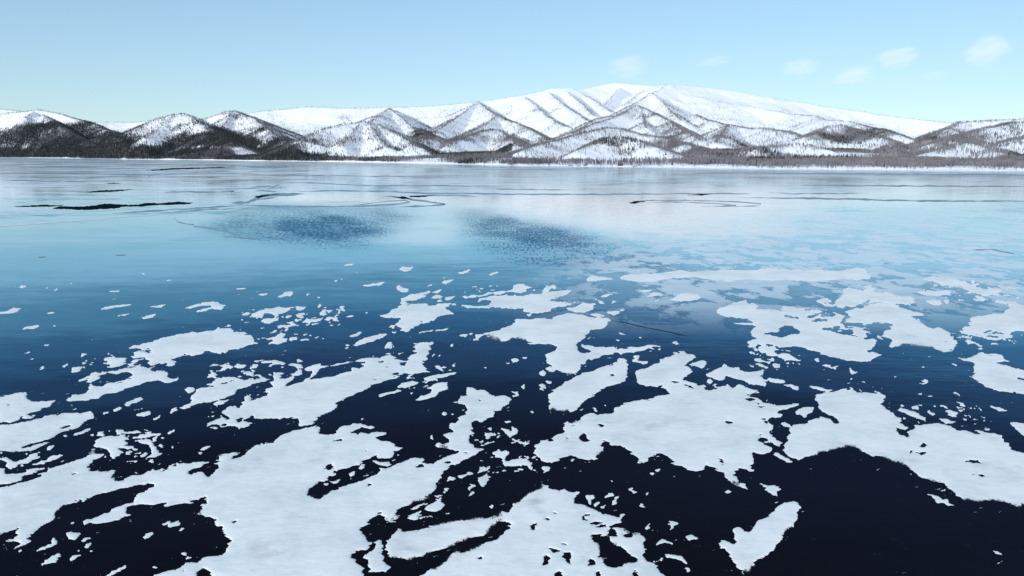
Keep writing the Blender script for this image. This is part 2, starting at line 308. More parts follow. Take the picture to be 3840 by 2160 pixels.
whale|+|B2 0,800 60,775 170,740 150,725 95,725 110,690 180,665 150,650 120,630 200,610 180,580 175,530 240,520 300,535 230,550 240,585 300,590 390,565 400,580 340,625 280,670 360,655 460,625 560,605 700,580 800,555 900,525 980,500 955,490 980,470 1040,490 1100,475 1080,450 1050,440 1110,430 1150,410 1000,430 900,440 820,450 720,465 640,480 630,500 640,520 600,560 550,585 500,610 460,620 510,590 550,570 580,510 500,510 480,500 520,465 640,435 650,450 720,455 800,435 940,415 1080,385 1150,375 1240,385 1400,395 1500,410 1600,400 1700,425 1650,430 1700,470 1720,495 1680,500 1750,525 1700,530 1600,540 1520,570 1560,545 1490,530 1420,555 1330,580 1430,565 1420,580 1340,600 1250,630 1170,650 1130,690 1050,720 980,765 900,780 910,800 820,820 825,845 780,865 800,880 790,905 740,920 700,905 680,945 620,965 580,1020 540,1055 490,1068 420,1082 350,1100 400,1060 440,1030 450,995 340,1000 300,990 230,1005 210,985 110,990 0,990 B1 2500,990 2450,1020 2540,1040 2530,1060 2440,1080 2340,1070 2260,1065 2180,1040 2100,1070 2090,1045 2150,1010 2220,985 2290,1000 2330,985 2260,950 2250,920 2290,890 2370,865 2410,890 2450,830 2500,810 2576,800
_|-|B1 2380,1000 2420,980 2460,985 2440,1020 2400,1025
_|-|B1 2220,1045 2260,1035 2280,1060 2230,1065
_|-|B1 2500,970 2550,960 2560,985 2510,990
_|-|B1 2138,1045 2172,1043 2155,1067
_|-|B2 368,925 422,908 400,938
_|-|B2 -10,900 60,885 110,900 50,920 20,930
_|-|B2 1165,605 1212,596 1202,612
_|-|B2 1200,410 1290,410 1300,425 1240,430
_|-|B2 1440,430 1520,430 1500,465 1450,460
_|-|B2 1278,465 1342,463 1310,478
_|-|B2 1378,535 1420,528 1442,540 1400,552
_|-|B2 300,1084 420,1070 540,1060 560,1066 440,1094 330,1124
_|+|B1 2438,792 2480,763 2562,753 2502,792
_|+|B2 1503,382 1580,349 1640,329 1700,318 1742,335 1702,356 1722,381 1660,402 1580,392
_|+|B2 1588,300 1640,284 1742,279 1747,301 1650,312 1588,315
_|+|B2 1598,252 1680,230 1737,244 1702,267 1640,272
_|+|B2 1257,377 1340,364 1417,375 1370,388 1290,386
_|+|B2 1778,472 1830,463 1882,507 1840,499
baton|+|B2 1648,587 1750,568 1860,543 1990,523 2003,546 1900,572 1780,608 1700,608 1690,592
_|+|B2 1397,687 1470,644 1580,608 1642,625 1602,662 1520,678 1460,673
bone|+|B2 1222,767 1300,738 1420,698 1478,710 1402,738 1300,767 1250,778
sausage|+|B2 1607,797 1700,758 1770,725 1760,700 1720,695 1800,648 1880,623 1947,628 1932,692 1860,722 1780,777 1680,803 1620,806
_|+|B2 1872,937 1900,923 1922,940 1890,953
_|+|B2 1957,952 1992,938 1977,961
_|+|B2 1037,986 1072,981 1050,996
_|+|B2 1547,738 1588,733 1565,750
_|+|B2 1778,344 1797,348 1787,374
_|+|B2 1837,355 1872,353 1855,366
_|+|B2 1427,336 1533,326 1460,348
_|+|B2 942,157 1042,128 1042,152 980,163
dash|+|B2 967,257 1030,219 1080,188 1180,158 1240,148 1328,148 1312,172 1220,197 1180,222 1060,242 1000,268
_|+|B2 1292,267 1350,238 1388,236 1362,267 1310,278
_|+|B2 1547,212 1610,188 1653,186 1602,208
_|+|B2 1952,250 1980,240 1998,252 1970,265
_|+|B2 2037,157 2133,148 2112,168 2060,168
_|+|B2 2137,142 2183,138 2160,153
_|+|B2 2297,477 2338,468 2320,483
_|+|B2 2512,425 2558,430 2530,438
_|+|B2 886,255 963,256 920,268
_|+|B2 896,284 938,278 920,293
_|+|B2 183,71 280,53 330,49 340,39 402,33 392,57 330,72 300,82 220,85
_|+|B2 277,107 320,83 332,95 295,111
_|+|B2 280,26 413,16 350,35
_|+|B2 467,16 560,-2 643,-2 580,10 500,21
_|+|B2 1617,127 1783,103 1763,117 1640,133
_|+|B2 1802,102 1923,83 1913,97 1820,108
_|+|B2 1357,131 1413,118 1402,135
cloudlet|+|A2 -60,880 0,830 70,810 180,788 230,778 320,793 413,788 360,807 300,832 230,852 222,872 180,882 190,852 90,847 70,882 30,897 0,895
_|+|A1 2417,857 2480,833 2518,850 2460,863
_|+|A2 58,905 140,893 222,883 217,912 170,932 140,962 110,942
_|+|A2 407,801 450,783 523,783 480,803 430,811
_|+|A2 287,886 330,870 368,882 320,895
_|+|A2 402,871 430,848 482,838 472,867 430,893
_|+|A2 638,851 670,813 708,808 702,837 670,861
_|+|A2 612,770 640,748 653,765 625,788
_|+|A2 877,784 902,788 892,813
_|+|A2 467,931 500,908 562,910 552,933
_|+|A2 553,926 600,903 673,898 640,921
_|+|A2 687,902 740,886 793,886 730,908
_|+|A2 882,884 1013,866 960,886
_|+|A2 1087,846 1118,836 1107,853
_|+|A2 22,656 113,643 80,665
_|+|A2 217,662 280,643 363,631 342,662 260,668
_|+|A2 187,686 240,666 278,670 240,684
_|+|A2 487,651 553,638 520,658
_|+|A2 607,689 658,681 640,692
baguette|+|A2 1092,566 1170,546 1283,528 1272,552 1180,572 1120,578
_|+|A2 837,364 1003,346 980,361
_|+|A2 1447,406 1490,386 1573,383 1530,408 1480,415
_|+|A2 2017,450 2080,423 2183,400 2140,428 2060,448
_|+|A2 1877,532 1950,513 2003,516 1920,543
_|+|A2 1707,572 1760,553 1783,558 1740,570
_|+|A2 2337,454 2410,438 2483,433 2400,453
_|+|A2 1402,590 1440,578 1460,590 1538,598 1522,625 1460,618
_|+|A2 777,523 840,513 820,529
_|+|A2 847,510 893,503 870,513
flatfish|+|A2 1422,722 1490,690 1490,678 1560,653 1620,648 1733,670 1640,692 1600,718 1500,718 1440,728
_|+|A2 1732,686 1820,666 1893,670 1862,695
_|+|A2 1892,692 2008,680 1960,705 1910,708
_|+|A2 1657,641 1730,623 1753,634 1700,648
_|+|A2 1757,637 1863,606 1820,643
_|+|A2 1437,741 1490,728 1523,734 1512,768
_|+|A2 1807,723 1873,713 1840,730
pig|+|A2 1245,875 1300,850 1350,830 1380,800 1470,775 1560,755 1680,745 1720,750 1740,765 1850,755 1970,740 1940,765 1900,785 1950,820 1995,845 1970,858 1870,865 1830,875 1820,905 1790,930 1680,945 1660,935 1640,960 1590,970 1580,990 1520,1020 1430,1025 1460,1000 1500,990 1420,980 1385,955 1420,930 1480,890 1380,890 1300,890
_|-|A2 1498,920 1560,913 1592,941 1530,937
_|-|A2 1638,908 1683,914 1660,928
_|-|A2 1368,865 1402,860 1390,877
_|+|A2 1307,976 1383,963 1372,987
upperslab|+|A2 2240,685 2330,680 2420,670 2576,670 A3 160,655 300,640 420,625 600,610 610,625 540,660 430,690 370,715 450,725 560,730 690,715 640,745 560,760 520,775 470,780 400,800 370,825 300,835 220,840 100,825 120,800 0,790 A2 2500,800 2440,785 2340,795 2280,785 2230,790 2100,785 2060,765 2150,765 2240,770 2350,760 2420,765 2370,740 2380,725 2290,705
beak|+|A3 520,795 600,785 650,755 720,740 850,748 810,775 820,800 740,838 690,845 640,838 600,822
strip|+|A2 2070,680 2200,660 2380,635 2576,600 A3 0,570 60,555 150,550 110,570 190,585 250,585 160,600 130,610 150,640 80,655 60,640 0,632 A2 2500,640 2300,668 2180,683
_|+|A3 307,617 340,578 393,590 350,623
_|+|A3 117,862 213,843 170,868
_|+|A3 797,851 870,846 923,870 820,868
_|+|A3 967,831 1040,816 1113,820 1082,848 1020,868 990,852
_|+|A3 1097,806 1148,803 1120,818
_|+|A3 857,716 900,728 943,746 890,748
_|+|A3 877,677 950,658 1033,653 960,673
_|+|A3 1252,627 1340,613 1433,606 1340,631
_|+|A3 997,721 1053,728 1020,743
_|+|A3 1370,672 1410,638 1480,638 1543,666 1420,683 1340,692
_|+|A3 1422,717 1478,703 1450,725
_|+|A3 827,706 857,698 847,715
_|+|A3 397,567 438,561 415,576
pie|+|A3 1585,710 1640,685 1700,655 1780,640 1870,650 1910,680 1880,705 1780,720 1700,725
bar|+|A3 1070,500 1110,470 1200,450 1400,445 1550,440 1700,420 1780,425 1900,430 2100,415 2300,410 2576,395 A4 200,405 500,405 700,420 850,400 960,390 1000,420 1025,470 1000,500 900,505 800,500 700,510 600,515 480,515 330,515 200,510 0,520 A3 2500,510 2380,500 2250,505 2220,520 2080,515 1960,510 1850,480 1780,480 1650,490 1500,515 1380,525 1250,525 1140,515
_|+|A3 730,502 820,460 880,475 1000,490 1030,500 900,512 780,527
horse|+|A3 2060,830 2100,790 2180,760 2260,720 2340,705 2410,745 2480,770 2460,800 2576,800 A4 100,810 150,825 180,850 150,880 240,900 320,905 420,935 480,940 520,930 600,930 690,945 700,970 600,980 530,995 560,1010 620,1020 680,1050 780,1055 850,1075 940,1090 1000,1110 1070,1100 1088,1115 1075,1170 1060,1200 1020,1210 1010,1240 1070,1235 1150,1260 1120,1280 1060,1300 1030,1330 950,1325 890,1335 800,1320 720,1300 650,1290 600,1270 530,1255 560,1240 490,1220 410,1205 370,1185 250,1175 160,1180 120,1185 0,1160 A3 2480,1160 2460,1180 2400,1170 2380,1130 2430,1110 2490,1095 2460,1085 2400,1075 2375,1040 2400,1010 2470,975 2400,965 2230,945 2250,935 2430,945 2420,920 2380,900 2250,885 2180,880 2100,860
_|-|A4 -30,1040 80,1045 100,1010 150,970 220,970 240,995 300,1010 340,1030 310,1050 230,1050 190,1065 130,1095 90,1080 -30,1055
horse|L|A4 120,770 300,765 520,790 700,800 800,830 760,900 720,960 820,1010 900,1070 1060,1100 1000,1115 850,1075 680,1050 520,1000 680,950 420,930 180,860
horse|L|A4 780,960 950,955 1060,1000 1130,1040 1080,1100 960,1085 830,1030
rightmass|+|A4 780,905 860,880 910,870 830,880 810,860 750,855 780,830 900,790 1000,770 1080,750 1180,760 1280,780 1370,800 1460,830 1540,840 1580,870 1500,870 1430,860 1450,890 1520,920 1580,950 1590,975 1550,985 1680,1000 1720,990 1850,1040 1830,1070 1850,1110 1900,1140 1940,1190 2000,1200 2080,1222 2000,1240 1850,1230 1720,1225 1600,1195 1450,1180 1280,1175 1200,1195 1170,1190 1280,1120 1190,1085 1118,1105 1092,1085 1130,1050 1200,1010 1310,965 1250,945 1150,940 1080,930 1030,950 950,950 880,960 800,955 790,930
_|-|A4 1287,805 1330,806 1353,832 1310,827
_|-|A4 1750,1100 1790,1075 1830,1080 1850,1120 1800,1120
mane|+|A4 720,700 760,640 770,600 830,580 890,600 950,620 1050,640 1150,650 1300,670 1450,675 1430,700 1460,730 1380,738 1300,740 1230,734 1150,730 1050,730 1000,725 960,710 980,750 900,760 820,740 700,735
mane|L|A4 950,600 1300,640 1500,690 1480,740 1350,770 1200,745 1000,690
mane|L|A4 480,720 560,690 720,690 820,750 900,780 700,790 540,760
farright|+|A4 2290,715 2400,715 2500,760 3100,770 3100,1040 2480,1025 2400,1050 2250,1020 2150,960 2060,960 1980,940 2040,920 2060,890 2200,860 2350,850 2420,800 2470,790 2400,760
farright|L|A4 1900,1000 2100,950 2300,1020 2480,1090 2300,1110 2100,1120 1900,1080
_|+|A4 1948,1112 2050,1123 2233,1187 2150,1187 2000,1142
panfish|+|B4 1870,365 1950,345 2050,330 2180,330 2300,335 2360,365 2370,395 2430,420 2350,415 2240,395 2200,400 2300,430 2420,470 2500,490 2600,520 3100,600 3100,760 2580,745 2500,735 2420,735 2300,700 2200,690 2150,660 2170,635 2080,605 2025,570 2040,545 2150,555 2270,580 2200,560 2100,530 2080,500 2020,470 2110,465 2040,435 1960,395
_|-|B4 2138,410 2183,410 2150,423
_|-|B4 2280,600 2350,625 2450,640 2510,670 2450,665 2330,635
_|-|B4 2500,580 2576,575 2620,620 2540,600
panfish|L|B4 1900,310 2100,320 2120,370 2050,400 1900,350
slash|+|A4 1560,500 1600,480 1700,470 1850,480 1950,520 2050,560 2150,600 2300,640 2300,665 2180,670 2080,640 1960,600 1880,580 1840,592 1800,570 1740,570 1650,530
_|L|A4 1950,500 2200,540 2400,600 2300,640 2100,580
_|+|A4 1508,641 1570,623 1680,623 1800,604 1862,622 1832,662 1740,668 1620,668 1560,658
_|+|A4 1567,722 1680,708 1763,736 1700,763 1620,748
_|+|A4 1767,711 1833,713 1812,743
_|+|A4 967,572 1040,558 1062,588 1103,612 1000,603
arch|+|B4 150,1330 140,1300 185,1235 213,1200 180,1180 220,1140 215,1100 260,1060 290,1050 380,1040 400,1010 460,990 540,985 500,960 530,950 550,970 560,985 640,1005 680,1045 720,1045 730,1020 680,975 600,955 530,930 510,900 480,870 510,860 470,800 470,750 560,735 650,730 740,700 780,695 860,710 890,735 980,730 1060,740 1130,735 1175,770 1170,830 1130,850 1180,880 1180,900 1260,930 1270,960 1340,990 1350,1020 1310,1030 1400,1070 1430,1090 1400,1110 1330,1100 1290,1080 1300,1110 1320,1140 1400,1140 1460,1110 1490,1080 1460,1050 1530,1060 1620,1040 1720,1040 1800,1050 1880,1090 1900,1115 2000,1110 2100,1155 2140,1150 2080,1110 2150,1120 2250,1140 2340,1165 2380,1220 2440,1225 2450,1245 2420,1260 2470,1290 2420,1300 2480,1320 2600,1335 3100,1380 C4 3100,900 2576,790 2430,745 2300,700 2180,720 2060,720 1970,690 1890,640 1870,590 1760,520 1640,490 1550,460 1470,400 1380,350 1290,325 1200,295 1130,240 1030,245 960,200 870,155 800,145 740,180 640,200 560,220 490,235 400,245 320,285 250,265 180,230 150,190
_|-|B4 1320,1150 1400,1145 1445,1170 1390,1190 1340,1170
_|H|C4 1400,150 1550,105 1670,160 1560,230 1440,265
_|H|C4 1970,290 2100,280 2150,330 2060,345
_|H|C4 2040,420 2160,400 2190,450 2100,460
sidepup|+|B4 280,925 310,890 380,870 460,870 497,895 478,930 410,940 400,970 370,980 340,945 300,945
_|+|B4 133,1050 160,1023 200,1050 252,1077 220,1087 160,1072
_|+|C4 38,205 90,208 150,248 200,268 264,307 200,313 120,273 60,243
steps|+|B4 1297,907 1350,883 1440,918 1520,948 1594,1017 1540,1008 1450,973 1380,943
_|+|B4 1427,880 1480,866 1513,897 1460,893
_|+|B4 1797,925 1840,918 1903,940 1893,963 1840,953
_|+|B4 1877,829 1930,838 1988,867 1940,861
_|+|B4 1836,720 1910,738 1974,770 1900,753
_|+|B4 2206,850 2280,868 2350,883 2424,907 2330,908 2270,883
_|+|B4 1697,990 1760,998 1830,998 1893,1022 1800,1028
_|+|B4 1947,990 2013,998 1980,1011
_|+|B4 1717,849 1770,863 1843,907 1780,883
_|+|B4 1867,870 1953,880 1900,885
_|+|B4 1607,767 1650,755 1683,771
_|+|B4 1507,735 1563,733 1530,745
_|+|B4 1347,980 1408,985 1370,993
_|+|B4 1542,611 1580,597 1608,615 1570,628
_|+|B4 1512,630 1578,638 1550,645
_|+|B4 942,617 988,625 970,635
_|+|B4 817,585 843,581 830,595
_|+|B4 1262,570 1308,566 1280,578
_|+|B4 1527,465 1563,461 1550,473
_|+|B4 1837,437 1903,455 1880,463
_|+|B4 518,455 580,448 640,468 703,458 683,480 692,503 650,483 560,468
_|+|B4 838,488 852,513 893,519 840,533 818,521
_|+|B4 457,394 500,392 533,417 480,408
rimpatch|+|B4 2440,1035 2520,1030 2700,1060 3100,1080 3100,1260 2700,1230 2570,1160 2500,1100
_|+|B4 147,651 230,648 333,670 312,703 240,688
_|+|B4 397,660 470,663 540,688 653,710 600,728 500,703
_|+|B4 -10,590 90,598 173,604 162,623 90,628 -10,608
_|+|B4 812,679 863,690 850,705
_|+|B4 898,688 953,720 920,713
_|+|B4 1057,711 1118,730 1080,728
_|+|B4 1657,860 1703,870 1675,875
wedge|+|B4 88,346 140,333 210,348 260,373 323,422 260,413 160,408 120,377
_|+|B4 42,456 75,443 143,480 70,478
_|+|B4 -10,318 60,328 113,350 40,353 -10,348
_|+|B4 -10,281 60,273 93,295 30,313
_|+|B3 2430,405 2480,385 2540,410 2576,420 B4 40,410 20,452 0,432
_|+|B3 2428,430 2500,438 2580,470 2562,483 2480,458
_|+|B3 2470,290 2530,250 2586,270 2586,320 2510,337
stick|+|A1 1013,801 1080,778 1200,763 1318,753 1302,767 1180,788 1040,806
_|+|A1 1067,630 1130,620 1218,610 1190,628
_|+|A1 1507,782 1560,768 1673,763 1620,783
_|+|A1 1422,892 1480,868 1558,853 1542,877 1450,898
duckling|+|A1 1845,790 1930,765 2000,745 2090,735 2200,740 2275,770 2240,805 2150,805 2110,810 2060,820 1970,830 2010,805 2090,800 2130,790 2110,765 2020,770 1930,790
leftsliver|+|A1 -200,850 0,830 80,818 150,788 222,799 180,822 80,840 -200,880
_|+|A1 232,1002 270,983 383,968 350,988 260,1006
_|+|A1 187,577 220,563 298,569 230,581
_|+|A1 437,582 490,572 470,588
_|+|A1 537,607 603,590 580,606
_|+|A1 687,542 738,531 720,546
_|+|A1 1437,453 1468,446 1455,460
_|+|A1 2367,602 2430,590 2483,593 2410,606
_|+|A1 1657,517 1733,503 1700,518
_|+|A1 212,1248 313,1220 290,1236
_|+|A1 617,1370 703,1352 650,1379
zigzag|+|A1 718,1438 740,1388 823,1383 802,1412 823,1425 740,1443
_|+|A1 397,1390 443,1383 425,1414
_|+|A1 427,1166 503,1160 470,1173
_|+|A1 922,1114 968,1108 945,1118
_|+|A1 512,966 548,975 525,981
_|+|A1 1157,867 1250,853 1333,840 1250,863
_|+|A1 467,852 603,838 520,855
_|+|A1 297,1307 358,1301 330,1313
_|+|A1 937,1302 978,1295 955,1306
_|+|A1 897,1338 932,1330 915,1343
_|+|A1 855,1322 878,1312 872,1332
_|S|B1 2080,880 2250,840 2576,800 2576,1100 2080,1100
_|S|B1 2380,60 2576,100 B2 520,120 540,210 200,250 0,260
_|S|B1 2080,420 2576,400 B2 500,380 480,560 0,640 B1 2100,640
_|S|B2 1180,330 1560,200 1780,210 1780,420 1560,460 1180,400
_|S|B2 1400,480 2000,440 2020,560 1650,700 1350,700
_|S|B3 1950,640 2576,640 B4 120,900 B3 2576,1320 2400,1250 2420,950
_|S|C2 2150,0 2576,-20 C3 260,20 260,400 C2 2300,460 2180,300
_|S|B4 1280,840 2100,860 2400,1120 1900,1100 1500,1040
_|S|A4 480,700 1500,700 1560,800 900,1000 300,900
_|S|A4 1850,880 2300,860 2560,1120 2300,1220 1850,1130
_|S|B4 -200,240 120,240 400,420 200,520 -200,480
_|S|A2 1950,560 2576,560 A3 450,560 450,660 0,660 A2 1950,800
_|S|A2 -150,760 900,760 900,950 300,1060 -150,1000
_|S|C1 -50,200 450,200 450,420 0,420
_|S|C1 900,0 1750,-50 1700,300 1100,330
_|S|B1 800,340 1500,340 1500,500 800,520
_|S|C2 1200,640 1950,600 1950,900 1200,950
_|S|B3 1000,200 1500,200 1500,340 1000,360
_|S|A4 1500,460 2500,560 2576,760 1900,720 1500,640
"""
NAMES = {  # short name used to refer to the patch, full label
'great': ('the largest snowfield', 'largest snow patch, sprawling from the left edge to the bottom centre with long fingers'),
'figure': ('the standing-figure patch', 'snow patch shaped like a standing figure beside a dark pool near the bottom edge'),
'drift': ('the pitted bottom drift', 'feather-edged snow drift full of round dark holes, bottom centre of the lake'),
'arc': ('the thin curved strand', 'thin curved strand of snow bending right of the pitted bottom drift'),
'bird': ('the bird-shaped scrap', 'small bird-shaped scrap of snow on black ice right of the pitted drift'),
'boot': ('the boot-shaped patch', 'boot-shaped white snow patch with two knobs, alone on the black ice at lower right'),
'crumble': ('the crumbling tail', 'crumbling tail of snow hanging below the right end of the broad central island'),
'island': ('the broad central island', 'broad pitted snow island right of centre, white and solid with ragged right edge'),
'bat': ('the bat-shaped patch', 'bat-shaped snow patch just above the right end of the broad central island'),
'sole': ('the shoe-sole patch', 'long smooth shoe-sole shaped snow patch slanting left of the broad central island'),
'twolobe': ('the two-lobed patch', 'two-lobed snow patch with a narrow waist directly above the shoe-sole patch'),
'hook': ('the small hook', 'small hook-shaped snow patch between the shoe-sole patch and the long dark crack'),
'mitten': ('the mitten scrap', 'small mitten-shaped snow scrap with a frayed tail left of the central island'),
'block': ('the squarish scrap', 'small squarish snow scrap with a pointed corner above the pitted bottom drift'),
'swan': ('the swan-shaped patch', 'swan-shaped snow patch on black ice near the lower left corner'),
'oar': ('the oar-shaped sliver', 'oar-shaped sliver of snow cut by the bottom edge, left of centre'),
'leftcape': ('the pointed left cape', 'pointed snow cape entering from the left edge, uppermost of the left-edge fields'),
'leftfield': ('the left-edge snowfield', 'wide snowfield entering from the left edge under the pointed cape, frayed right end'),
'tangle': ('the left-edge tangle', 'thin tangle of snow at the left edge between two larger snowfields'),
'ribbon': ('the short ribbon', 'short forked ribbon of snow just right of the left-edge tangle'),
'underribbon': ('the tapering left strip', 'tapering snow strip from the left edge, lying under the short ribbon'),
'lace': ('the lacy patch', 'lacy snow patch full of small holes, left of centre above the largest snowfield'),
'claw': ('the claw-shaped scrap', 'claw-shaped thin scrap of snow right of the lacy patch'),
'feather': ('the feather-shaped patch', 'small feather-shaped snow patch alone on navy ice at left'),
'fish': ('the small fish', 'small fish-shaped snow patch below the feather-shaped patch'),
'loop': ('the looped patch', 'looped snow patch ringing a dark oval of ice, left of centre'),
'fingers': ('the finger strips', 'finger-like parallel snow strips between the plume patch and the looped patch'),
'plume': ('the plume patch', 'large plume-shaped snow patch with crumbled right tip, upper left of the snow'),
'spear': ('the spearhead patch', 'spearhead snow patch pointing left, between the looped patch and the whale-shaped one'),
'whale': ('the whale-shaped patch', 'big whale-shaped snow patch slanting across the middle left with lacy top edge'),
'baton': ('the baton', 'baton-shaped snow strip just right of the whale-shaped patch'),
'bone': ('the bone-shaped sliver', 'bone-shaped snow sliver under the right half of the whale-shaped patch'),
'sausage': ('the bent sausage patch', 'bent sausage-shaped snow patch below the baton, mid lake'),
'dash': ('the thick dash', 'thick dash-shaped snow patch on blue ice above the whale-shaped patch'),
'cloudlet': ('the cloudlet patch', 'cloudlet-shaped snow patch above the right tip of the plume patch'),
'baguette': ('the baguette streak', 'pale baguette-shaped snow streak on light blue ice, upper middle'),
'flatfish': ('the flatfish patch', 'small flatfish-shaped snow patch right above the pig-shaped patch'),
'pig': ('the pig-shaped patch', 'pig-shaped snow patch with small dark holes, centre of the blue ice'),
'upperslab': ('the notched slab', 'notched snow slab above the two-lobed patch, upper centre'),
'beak': ('the beak-shaped patch', 'beak-shaped snow patch wedged between the notched slab and the two-lobed patch'),
'strip': ('the ragged upper strip', 'ragged thin snow strip along the upper side of the notched slab'),
'pie': ('the pie-shaped patch', 'small pie-shaped snow patch under the long pale bar'),
'bar': ('the long pale bar', 'long pale horizontal bar of snow across the upper right ice'),
'horse': ('the notched right mass', 'large snow mass with a star-shaped hole, right of the open blue ice'),
'rightmass': ('the right-hand arch', 'large snow mass arching over navy ice at right, joined to frayed lace'),
'mane': ('the streaky mane', 'streaky snow mane just below the right end of the long pale bar'),
'farright': ('the right-edge field', 'snow field entering from the right edge above navy ice, frayed lower side'),
'panfish': ('the split right-edge patch', 'snow patch at the right edge split by dark slits, pointing left'),
'slash': ('the slanting slash', 'slanting pale snow slash right of the long pale bar'),
'arch': ('the lower-right arch', 'great arched snowfield sweeping to the right edge above black ice, pitted by wind'),
'sidepup': ('the cauliflower scrap', 'cauliflower-shaped snow scrap left of the shoulder of the lower-right arch'),
'steps': ('the stepped strip', 'stepped narrow snow strip right of the shoulder of the lower-right arch'),
'rimpatch': ('the right-edge tip', 'snow tip poking in from the right edge above the lower-right arch'),
'wedge': ('the wedge patch', 'wedge-shaped snow patch under the left side of the notched right mass'),
'stick': ('the white stick', 'thin stick-shaped snow streak on open blue ice at left'),
'duckling': ('the duckling patch', 'duckling-shaped snow patch with a bay on its left, above the plume patch'),
'leftsliver': ('the left-edge sliver', 'narrow snow sliver cut by the left edge, above the pointed left cape'),
'zigzag': ('the zigzag scrap', 'zigzag snow scrap left of the looped patch'),
}
SOFT = """C2 2000,890,330 C2 2300,880,300 C3 150,640,260 C3 200,860,240 C2 2100,1150,250 C2 1900,1330,220 C2 1700,700,160 C3 880,230,90 B3 480,920,140 B3 620,1010,90 C4 700,190,330 C4 1300,300,260 C4 2200,700,300 C4 2560,760,200 C4 180,1000,140 C1 600,780,140 C3 140,360,110 C3 340,380,70 B4 2000,300,200 B3 60,215,140 B2 2350,215,160 A4 1500,1190,260 C4 60,590,90 B1 1740,560,80 C1 1570,340,80 C3 840,700,120 C3 2420,1400,120 C2 540,610,90 A4 1900,620,130"""
# ---------------------------------------------------------------------------------------------
# 2. HELPERS
# ---------------------------------------------------------------------------------------------
rng = np.random.default_rng(7)
CP, SP = math.cos(PITCH), math.sin(PITCH)
SRC = 3840.0 / 1024.0


def rays(sx, sy):
    """survey coordinates (3840 x 2160) -> world ray directions from the drone"""
    a = (np.asarray(sx, float) / SRC - 512.0) / FPX
    b = -(np.asarray(sy, float) / SRC - 288.0) / FPX
    return a, CP + b * SP, -SP + b * CP


def ground(sx, sy, z=0.0):
    dx, dy, dz = rays(sx, sy)
    t = (z - CAM_H) / np.minimum(dz, -1e-6)
    return dx * t, dy * t


def at_depth(sx, sy, d):
    dx, dy, dz = rays(sx, sy)
    t = np.asarray(d, float) / dy
    return dx * t, dy * t, CAM_H + dz * t


def project(x, y, z):
    """world -> survey coordinates"""
    dz = z - CAM_H
    depth = y * CP - dz * SP
    up = y * SP + dz * CP
    return (512.0 + FPX * x / depth) * SRC, (288.0 - FPX * up / depth) * SRC


def tile(tok):
    n = int(tok[1])
    if tok[0] == 'D':
        return 560.0, 660.0, 1200 / 2576
    if tok[0] == 'U':
        return 1280.0 * (n - 1), 600.0, 1280 / 2576
    if tok[0] == 'F':
        return 0.0, 0.0, 3840 / 2576
    oy = {'A': 860, 'B': 1200, 'C': 1620, 'M': 340 if n == 1 else 260}[tok[0]]
    return 960.0 * (n - 1), float(oy), 960 / 2576


def pts(s):
    out, cur = [], None
    for tok in s.split():
        if tok[0].isalpha():
            cur = tile(tok)
        else:
            p = [float(v) for v in tok.split(',')]
            out.append([cur[0] + p[0] * cur[2], cur[1] + p[1] * cur[2]] + [v for v in p[2:]])
    return np.array(out)


_TAB = np.random.default_rng(99).random(1 << 20)


def vnoise(x, y, seed=0):
    x, y = np.asarray(x, float), np.asarray(y, float)
    ix, iy = np.floor(x), np.floor(y)
    fx, fy = x - ix, y - iy
    fx *= fx * (3 - 2 * fx)
    fy *= fy * (3 - 2 * fy)
    k0 = ((iy.astype(np.int64) & 1023) << 10) + (ix.astype(np.int64) & 1023) + seed * 7919
    a, b = _TAB[k0 & 1048575], _TAB[(k0 + 1) & 1048575]
    c, d = _TAB[(k0 + 1024) & 1048575], _TAB[(k0 + 1025) & 1048575]
    a = a + (b - a) * fx
    c = c + (d - c) * fx
    return a + (c - a) * fy


def fbm(x, y, seed=0, oct=4, gain=0.5):
    s, a, t = 0.0, 1.0, 0.0
    for k in range(oct):
        s = s + a * vnoise(x * 2 ** k + 17.3 * k, y * 2 ** k - 9.1 * k, seed + k)
        t += a
        a *= gain
    return s / t


def smooth(e0, e1, v):
    t = np.clip((v - e0) / (e1 - e0), 0, 1)
    return t * t * (3 - 2 * t)


def box(m, r):
    if r < 1:
        return m
    for ax in (0, 1):
        p = np.concatenate([np.repeat(np.take(m, [0], ax), r + 1, ax), m, np.repeat(np.take(m, [-1], ax), r, ax)], ax)
        c = np.cumsum(p, ax)
        n = m.shape[ax]
        m = (np.take(c, range(2 * r + 1, 2 * r + 1 + n), ax) - np.take(c, range(0, n), ax)) / (2 * r + 1)
    return m


def raster(poly, gx, gy):
    """even-odd fill of poly on the grid with column coordinates gx and row coordinates gy -> (r0,r1,mask)"""
    r0, r1 = np.searchsorted(gy, poly[:, 1].min()), np.searchsorted(gy, poly[:, 1].max())
    m = np.zeros((max(r1 - r0, 0), len(gx)), bool)
    x0, y0 = poly[:, 0], poly[:, 1]
    x1, y1 = np.roll(x0, -1), np.roll(y0, -1)
    for i in range(r0, r1):
        y = gy[i]
        k = (y0 <= y) != (y1 <= y)
        xs = np.sort(x0[k] + (y - y0[k]) / (y1[k] - y0[k]) * (x1[k] - x0[k]))
        c = np.searchsorted(gx, xs)
        for j in range(0, len(c) - 1, 2):
            m[i - r0, c[j]:c[j + 1]] = True
    return r0, r1, m


